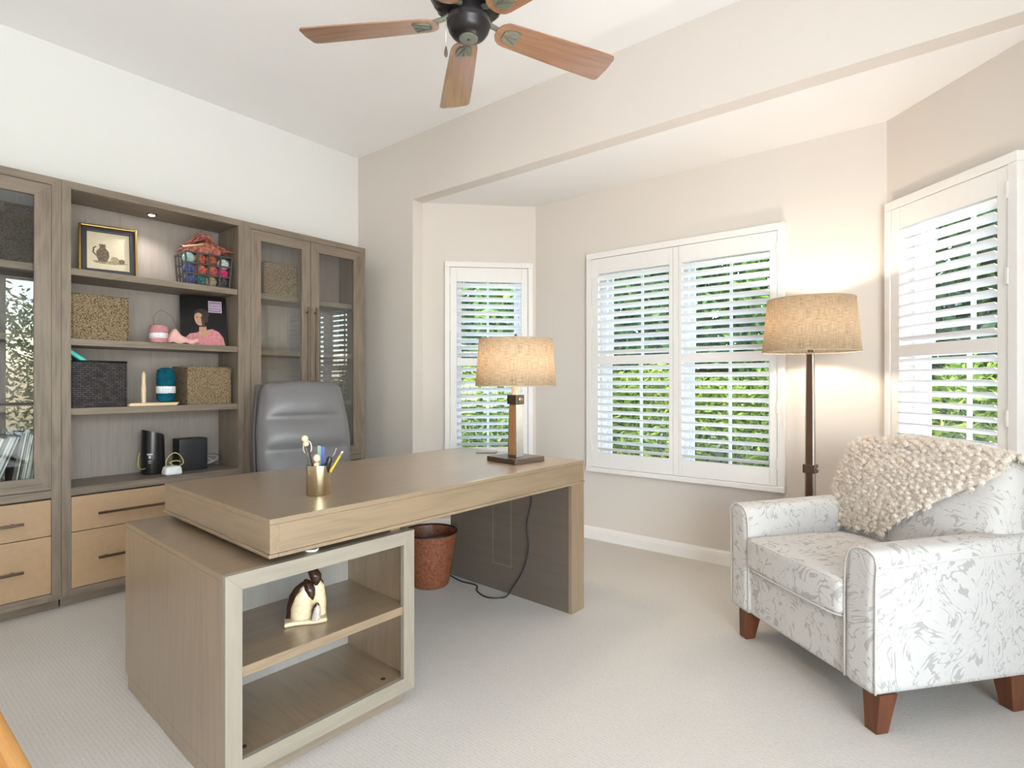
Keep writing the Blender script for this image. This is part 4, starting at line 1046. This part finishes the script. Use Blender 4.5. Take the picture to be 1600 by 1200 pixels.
def leg(x, y, dx, dy):
    b = MB(); t, s_ = .036, .024
    vs = [(x + a * t, y + c * t, .1335) for a, c in ((-1, -1), (1, -1), (1, 1), (-1, 1))] + [(x + dx + a * s_, y + dy + c * s_, 0.0) for a, c in ((-1, -1), (1, -1), (1, 1), (-1, 1))]
    b.add(vs, [(0, 1, 2, 3), (7, 6, 5, 4), (0, 4, 5, 1), (1, 5, 6, 2), (2, 6, 7, 3), (3, 7, 4, 0)]); b.build('leg', mahog, AC, bevel=.002)
leg(-.042, .062, .002, -.016); leg(-WW + .062, .062, -.002, -.016); leg(-.05, .62, .002, .012); leg(-WW + .062, .62, -.002, .012)

# throw blanket over the back, follows the cushion surface
def throw_path(x, s):
    """s: metres from the top ridge; negative = behind"""
    top = HH + .028 * (1 - (x / HW) ** 2)
    w = 1.0
    if s >= 0:
        r = .05
        if s < r * pi / 2:
            a = s / r; return (x, -HT + r - r * sin(a) - .012 * sin(a), top - r + r * cos(a)), (0, -sin(a), cos(a))
        z = top - r - (s - r * pi / 2)
        k = min(1.0, (s - r * pi / 2) / .08)
        return (x, -HT - .012 + (backfront(x, z) + HT) * k, z), (0, -1, .15)
    s = -s; d = 2 * (HT - .05)
    if s < d: return (x, -HT + .05 + s, top), (0, 0, 1)
    s -= d
    if s < .05 * pi / 2: a = s / .05; return (x, HT - .05 + .05 * sin(a), top - .05 + .05 * cos(a)), (0, sin(a), cos(a))
    return (x, HT, top - .05 - (s - .05 * pi / 2)), (0, 1, 0)
tb = MB(); tb.M = BKM; rr = random.Random(4)
def throw_len(u):   # u -1..1 left to right
    return .46 if u < -.12 else .46 - (u + .12) / 1.12 * .36
x_of = lambda u: u * (HW - .010)
puffs = []
nu = 25
for iu in range(nu):
    u = -1 + 2 * iu / (nu - 1); L = throw_len(u) * (1 if u > -.8 else .62 + .38 * (u + 1) / .2); s = -.30
    while s < L:
        uu = u + rr.uniform(-.03, .03); ss_ = s + rr.uniform(-.006, .006) + (.014 if iu % 2 else 0)
        if abs(uu) > 1.0: uu = math.copysign(1.0, uu)
        p, nrm = throw_path(x_of(uu), ss_); wsc = 1.0 - .10 * max(0, (p[2] / HH)) ** 2
        p = Vector((p[0] * wsc, p[1], p[2])); nrm = Vector(nrm).normalized()
        if abs(uu) > .93: nrm = (nrm + Vector((math.copysign(.6, uu), 0, 0))).normalized()
        puffs.append((p, nrm)); s += .0225
# continuous base cloth
gu, gs = 40, 46; vs = []
for i in range(gu + 1):
    u = -1 + 2 * i / gu; L = throw_len(u) * (1 if u > -.8 else .62 + .38 * (u + 1) / .2)
    for j in range(gs + 1):
        s = -.31 + (L + .31) * j / gs; p, nrm = throw_path(x_of(u), s); wsc = 1.0 - .10 * max(0, (p[2] / HH)) ** 2
        nrm = Vector(nrm).normalized(); vs.append(tuple(Vector((p[0] * wsc, p[1], p[2])) + nrm * .010))
fs = [(i * (gs + 1) + j, (i + 1) * (gs + 1) + j, (i + 1) * (gs + 1) + j + 1, i * (gs + 1) + j + 1) for i in range(gu) for j in range(gs)]
tb.add(vs, fs)
for p, nrm in puffs:
    r = rr.uniform(.0105, .0145); c_ = p + nrm * (.012 + rr.uniform(0, .005))
    tb.sphere(tuple(c_), r, 8, sx=rr.uniform(.9, 1.25), sy=.9, sz=rr.uniform(.75, 1.0))
    for k in range(58):
        d = (nrm * rr.uniform(.15, 1) + Vector((rr.gauss(0, .75), rr.gauss(0, .35), rr.gauss(0, .75)))).normalized()
        a = c_ + d * r * .8; ln = rr.uniform(.006, .017); t_ = d.orthogonal().normalized() * .0008; sag = Vector((0, 0, -.003))
        tb.add([tuple(a - t_), tuple(a + t_), tuple(a + d * (r * .2 + ln) + sag)], [(0, 1, 2)])
th = tb.build('throw_blanket', throw_m, None, True); th.matrix_world = Matrix.Translation((-.201, 2.164, 0)) @ Matrix.Rotation(R(-39.6), 4, 'Z')
tag(th, 'fluffy beige chunky knit throw draped over the armchair back', 'blanket')

# ------------------------------------------------------------------ ceiling fan
FZ = 2.565; FX, FY = -1.466, 1.570
fan = empty('ceiling_fan', (FX, FY, ZC), label='five blade ceiling fan with dark bronze motor and wood blades', cat='ceiling fan')
fb = mat_plain('oil_rubbed_bronze', (.030, .026, .028), .33, .5); fb2 = mat_plain('greyed_bronze_plate', (.20, .21, .17), .42, .5)
z = lambda v: v - ZC
MB().lathe([(.0, z(3.089)), (.075, z(3.089)), (.072, z(3.06)), (.045, z(3.02)), (.015, z(3.005)), (.0, z(3.005))], 32, cap=False).build('canopy', fb, fan, smooth='auto')
MB().tube([(0, 0, z(3.01)), (0, 0, z(2.80))], .013, 16).build('downrod', fb, fan, smooth='auto')
MB().lathe([(0, z(2.80)), (.05, z(2.80)), (.075, z(2.785)), (.13, z(2.76)), (.150, z(2.73)), (.155, z(2.70)), (.150, z(2.66)), (.128, z(2.625)), (.10, z(2.607)), (.0, z(2.607))], 48, cap=False).build('motor_housing', fb, fan, smooth='auto')
vb = MB()
for k in range(20):
    a = 2 * pi * k / 20; vb.M = Matrix.Rotation(a, 4, 'Z')
    vb.add([(.108, -.010, z(2.6085)), (.134, -.013, z(2.631)), (.134, .006, z(2.631)), (.108, .004, z(2.6085))], [(0, 1, 2, 3)])
vb.build('motor_vents', seam, fan)
MB().lathe([(0, z(2.607)), (.070, z(2.606)), (.074, z(2.596)), (.076, z(2.575)), (.084, z(2.568)), (.084, z(2.55)), (.080, z(2.545)), (.078, z(2.532)), (.066, z(2.515)), (.055, z(2.508)), (.036, z(2.503)), (0, z(2.503))], 48, cap=False).build('switch_housing', fb, fan, smooth='auto')
MB().lathe([(0, z(2.498)), (.034, z(2.498)), (.037, z(2.501)), (.037, z(2.504))], 32, cap=False).build('bottom_cap', fb2, fan, smooth='auto')
MB().lathe([(0, z(2.495)), (.004, z(2.495)), (.005, z(2.498))], 12).build('cap_screw', seam, fan)
blade_m = mat_wood('fan_blade_cherry', (.34, .17, .09), 0, .2, .2)
blade_m.node_tree.nodes['Principled BSDF'].inputs['Coat Weight'].default_value = 1.0; blade_m.node_tree.nodes['Principled BSDF'].inputs['Coat Roughness'].default_value = .07
for k in range(5):
    a = R(67.2 + 72 * k)
    h = empty('blade_assembly', (0, 0, 0)); h.parent = fan; h.rotation_euler = (0, 0, a)
    # blade outline from x=.19 to .66
    pts = []
    x0, x1 = .118, .665; w0, w1 = .058, .076
    for i in range(9): t = pi / 2 + pi * i / 8; pts.append((x0 + .055 + .055 * cos(t) * 1.0, w0 * sin(t)))
    pts += [(.40, -.069), (x1 - .035, -w1)] + [(x1 - .02 + .02 * sin(t), -w1 + .022 - .022 * cos(t)) for t in (.5, 1.1, 1.5)] + [(x1 + .004, 0), (x1, w1 - .022)] + [(x1 - .02 + .02 * cos(t), w1 - .022 + .022 * sin(t)) for t in (.4, 1.0, 1.5)] + [(.40, .069)]
    b = MB(); b.prism(pts, 2, -.003, .003)
    bl = b.build('blade', blade_m, fan, bevel=.0015); bl.location = (0, 0, z(FZ)); bl.rotation_euler = (R(-12), 0, a)
    bpy.data.objects.remove(h)
    b = MB()
    b.tube([(.075, 0, .030), (.10, 0, .018), (.14, 0, .010), (.20, 0, .006)], [.011, .010, .009, .008], 8)
    b.prism([(.150, -.018), (.165, -.030), (.195, -.036), (.220, -.030), (.214, 0), (.220, .030), (.195, .036), (.165, .030), (.150, .018)], 2, -.0078, -.0032)
    for ey in (-1, 0, 1): b.tube([(.158, 0, -.0085), (.210, ey * .026, -.0085)], .003, 6)
    io = b.build('blade_iron', fb2, fan, smooth='auto'); io.location = (0, 0, z(FZ)); io.rotation_euler = (R(-12), 0, a)
pc_ = empty('x', (0, 0, 0)); bpy.data.objects.remove(pc_)
b = MB(); cxp, cyp = -.030, -.078
b.tube([(cxp, cyp, z(2.558)), (cxp * 1.10, cyp * 1.12, z(2.55)), (cxp * 1.12, cyp * 1.14, z(2.54)), (cxp * 1.12, cyp * 1.14, z(2.445))], .0012, 6)
po_ = b.build('pull_chain', sv, fan, True)
MB().lathe([(0, z(2.402)), (.004, z(2.403)), (.0075, z(2.412)), (.0065, z(2.425)), (.003, z(2.440)), (0, z(2.446))], 14, c=(cxp * 1.12, cyp * 1.14), cap=False).build('chain_pull', mat_plain('pull_wood', (.12, .085, .06), .4), po_, True)

# ------------------------------------------------------------------ honey wood chair at the near left corner
hc = empty('wooden_chair', (-1.40, -.02, 0), 0, 'honey orange wooden chair, only its armrest corner showing at lower left', 'chair')
honx = mat_wood('honey_wood_x', (.60, .30, .09), 0, .15, .3); honz = mat_wood('honey_wood_z', (.58, .28, .08), 2, .15, .3)
for yy in (.209, -.249):
    b = MB(); b.rbox((.02, yy - (.0), .578), (.325, .0115, .024), .0105, 6, 4); b.build('armrest', honx, hc, True)
    MB().rbox((.02, yy - .012, .515), (.27, .006, .014), .005, 4, 2).build('side_slat', honx, hc, True)
    MB().rbox((.02, yy - .012, .465), (.27, .006, .014), .005, 4, 2).build('side_slat', honx, hc, True)
    for xx in (-.26, .31): MB().box(xx - .018, xx + .018, yy - .018, yy + .0105, 0, .556).build('leg', honz, hc, bevel=.004)
MB().rbox((.02, -.02, .425), (.30, .215, .018), .012, 6, 3).build('seat', honx, hc, True)
for zz in (.62, .72, .82): MB().rbox((-.26, -.02, zz), (.012, .225, .032), .008, 6, 3).build('back_slat', honey, hc, True)
for yy in (.205, -.245): MB().box(-.278, -.242, yy - .016, yy + .016, .603, .86).build('back_post', honz, hc, bevel=.004)

# ------------------------------------------------------------------ outdoors
b = MB()
for yy in (-3.0, -.6, 1.8, 4.2): b.box(4.4, 4.5, yy - .04, yy + .04, -.06, 2.9)
b.box(4.4, 4.5, -5, 5, 2.82, 2.92); b.box(4.42, 4.48, -5, 5, .80, .86)
struct(b.build('trim_1', dark_alu))
struct(MB().box(XR + T + .02, 4.55, -6, 3.3, 2.93, 3.05).build('sun_block_roof', trim_m))  # unseen cover, added to keep direct sun off the floor and armchair
struct(MB().box(-14, 10, 5.2, 16, -.25, -.15).build('ground', mat_plain('dark_mulch', (.07, .06, .035), .95, var=.5, nscale=6)))
struct(MB().box(-14, 10, YW + .35, 5.2, -.25, -.15).build('ground.001', mat_plain('bounce_gravel', (.68, .66, .62), .95, var=.2, nscale=40)))  # pale strip added as a reflector, bounces light up under the louvers
struct(MB().box(XR + .3, 12, -9, YW + .35, -.25, -.06).build('patio', mat_plain('patio_paver', (.62, .60, .57), .8, var=.08, nscale=5)))
struct(MB().box(-8, XR + .3, -9, YR - .3, -.25, -.06).build('patio.001', mat_plain('rear_paver', (.60, .58, .55), .8, var=.08, nscale=5)))
struct(MB().prism([(JL - 1.2, YB + .106), (JR + 1.2, YB + .106), (JR + .2, YW + .36), (JL - .2, YW + .36)], 2, 2.74, 2.84).build('roof', trim_m))
def leaves(name, n, fn, size, mat, seed, parent=None, long=2.2):
    rr = random.Random(seed); vs = []; fs = []
    for i in range(n):
        p = Vector(fn(rr)); d = Vector((rr.gauss(0, 1), rr.gauss(0, 1), rr.gauss(0, .8))).normalized(); w_ = d.orthogonal().normalized()
        w_ = (Matrix.Rotation(rr.random() * 6.28, 3, d) @ w_); L = size * rr.uniform(.6, 1.3); ww = L / long / 2; up = d.cross(w_) * L * .12
        o = len(vs); vs += [tuple(p - d * L / 2), tuple(p + w_ * ww - up), tuple(p + d * L / 2), tuple(p - w_ * ww - up)]
        fs += [(o, o + 1, o + 2), (o, o + 2, o + 3)]
    b = MB(); b.add(vs, fs); return b.build(name, mat, parent)
def hedge(x0, x1, y0, y1, h, n, seed, label, mat=leaf_bright, size=.10):
    e = empty('hedge', ((x0 + x1) / 2, (y0 + y1) / 2, -.15), label=label, cat='hedge')
    cx, cy = e.location.x, e.location.y
    def fn(rr):
        x = rr.uniform(x0, x1); t = rr.random(); z_ = h * (rr.random() ** .7) * (1 + .07 * sin(x * 4.1) + .05 * sin(x * 9.7 + 1))
        y = y0 + (y1 - y0) * rr.random() ** 2 + .12 * sin(x * 6) * .5 
        return (x - cx, y - cy, z_)
    leaves('hedge_leaves', n, fn, size, mat, seed, e, 3.0)
    b = MB(); rr = random.Random(seed)
    for i in range(int((x1 - x0) * 3)):
        x = x0 + (i + rr.random()) / 3; b.tube([(x - cx, 0, 0), (x - cx + rr.uniform(-.2, .2), .1, h * .8)], .012, 5)
    b.build('hedge_stems', bark, e)
hedge(-7.5, 1.6, 5.5, 6.6, 1.42, 26000, 1, 'bright green sunlit hedge outside the big centre window')
def tree(x, y, h, r, n, seed, label, mat=leaf_dark, size=.17, base=.5):
    e = empty('garden_tree', (x, y, -.15), label=label, cat='tree', group='trees beyond the hedge')
    def fn(rr):
        while True:
            v = Vector((rr.uniform(-1, 1), rr.uniform(-1, 1), rr.uniform(-1, 1)))
            if .25 < v.length < 1: break
        return (v.x * r, v.y * r, base + (h - base) / 2 + v.z * (h - base) / 2)
    leaves('crown', n, fn, size, mat, seed, e)
    b = MB(); b.tube([(0, 0, 0), (.05, 0, h * .3), (0, .1, h * .75)], [.12, .09, .03], 8)
    rr = random.Random(seed)
    for k in range(6): a = rr.random() * 6; b.tube([(0, 0, h * (.25 + .08 * k)), (r * .6 * cos(a), r * .6 * sin(a), h * (.45 + .08 * k))], [.04, .012], 6)
    b.build('trunk', bark, e)
tr_ = random.Random(9)
i = 0
for x in [-11, -9.3, -7.6, -6.2, -4.7, -3.2, -1.8, -.3, 1.3, 3.0]:
    tree(x, 8.4 + tr_.uniform(-.5, .8), tr_.uniform(4.4, 6.2), tr_.uniform(1.2, 1.6), 5200, 20 + i, 'leafy dark green tree in the row beyond the hedge', leaf_dark if i % 3 else leaf_mid, .2, .3); i += 1
hedge(-11, 4.5, 10.6, 11.6, 2.3, 9000, 77, 'tall dark green shrub row far beyond the trees', leaf_dark, .22)
hedge(6.2, 8.0, -4, 6, 2.9, 22000, 78, 'green shrubs beyond the patio on the right side', leaf_mid, .15)
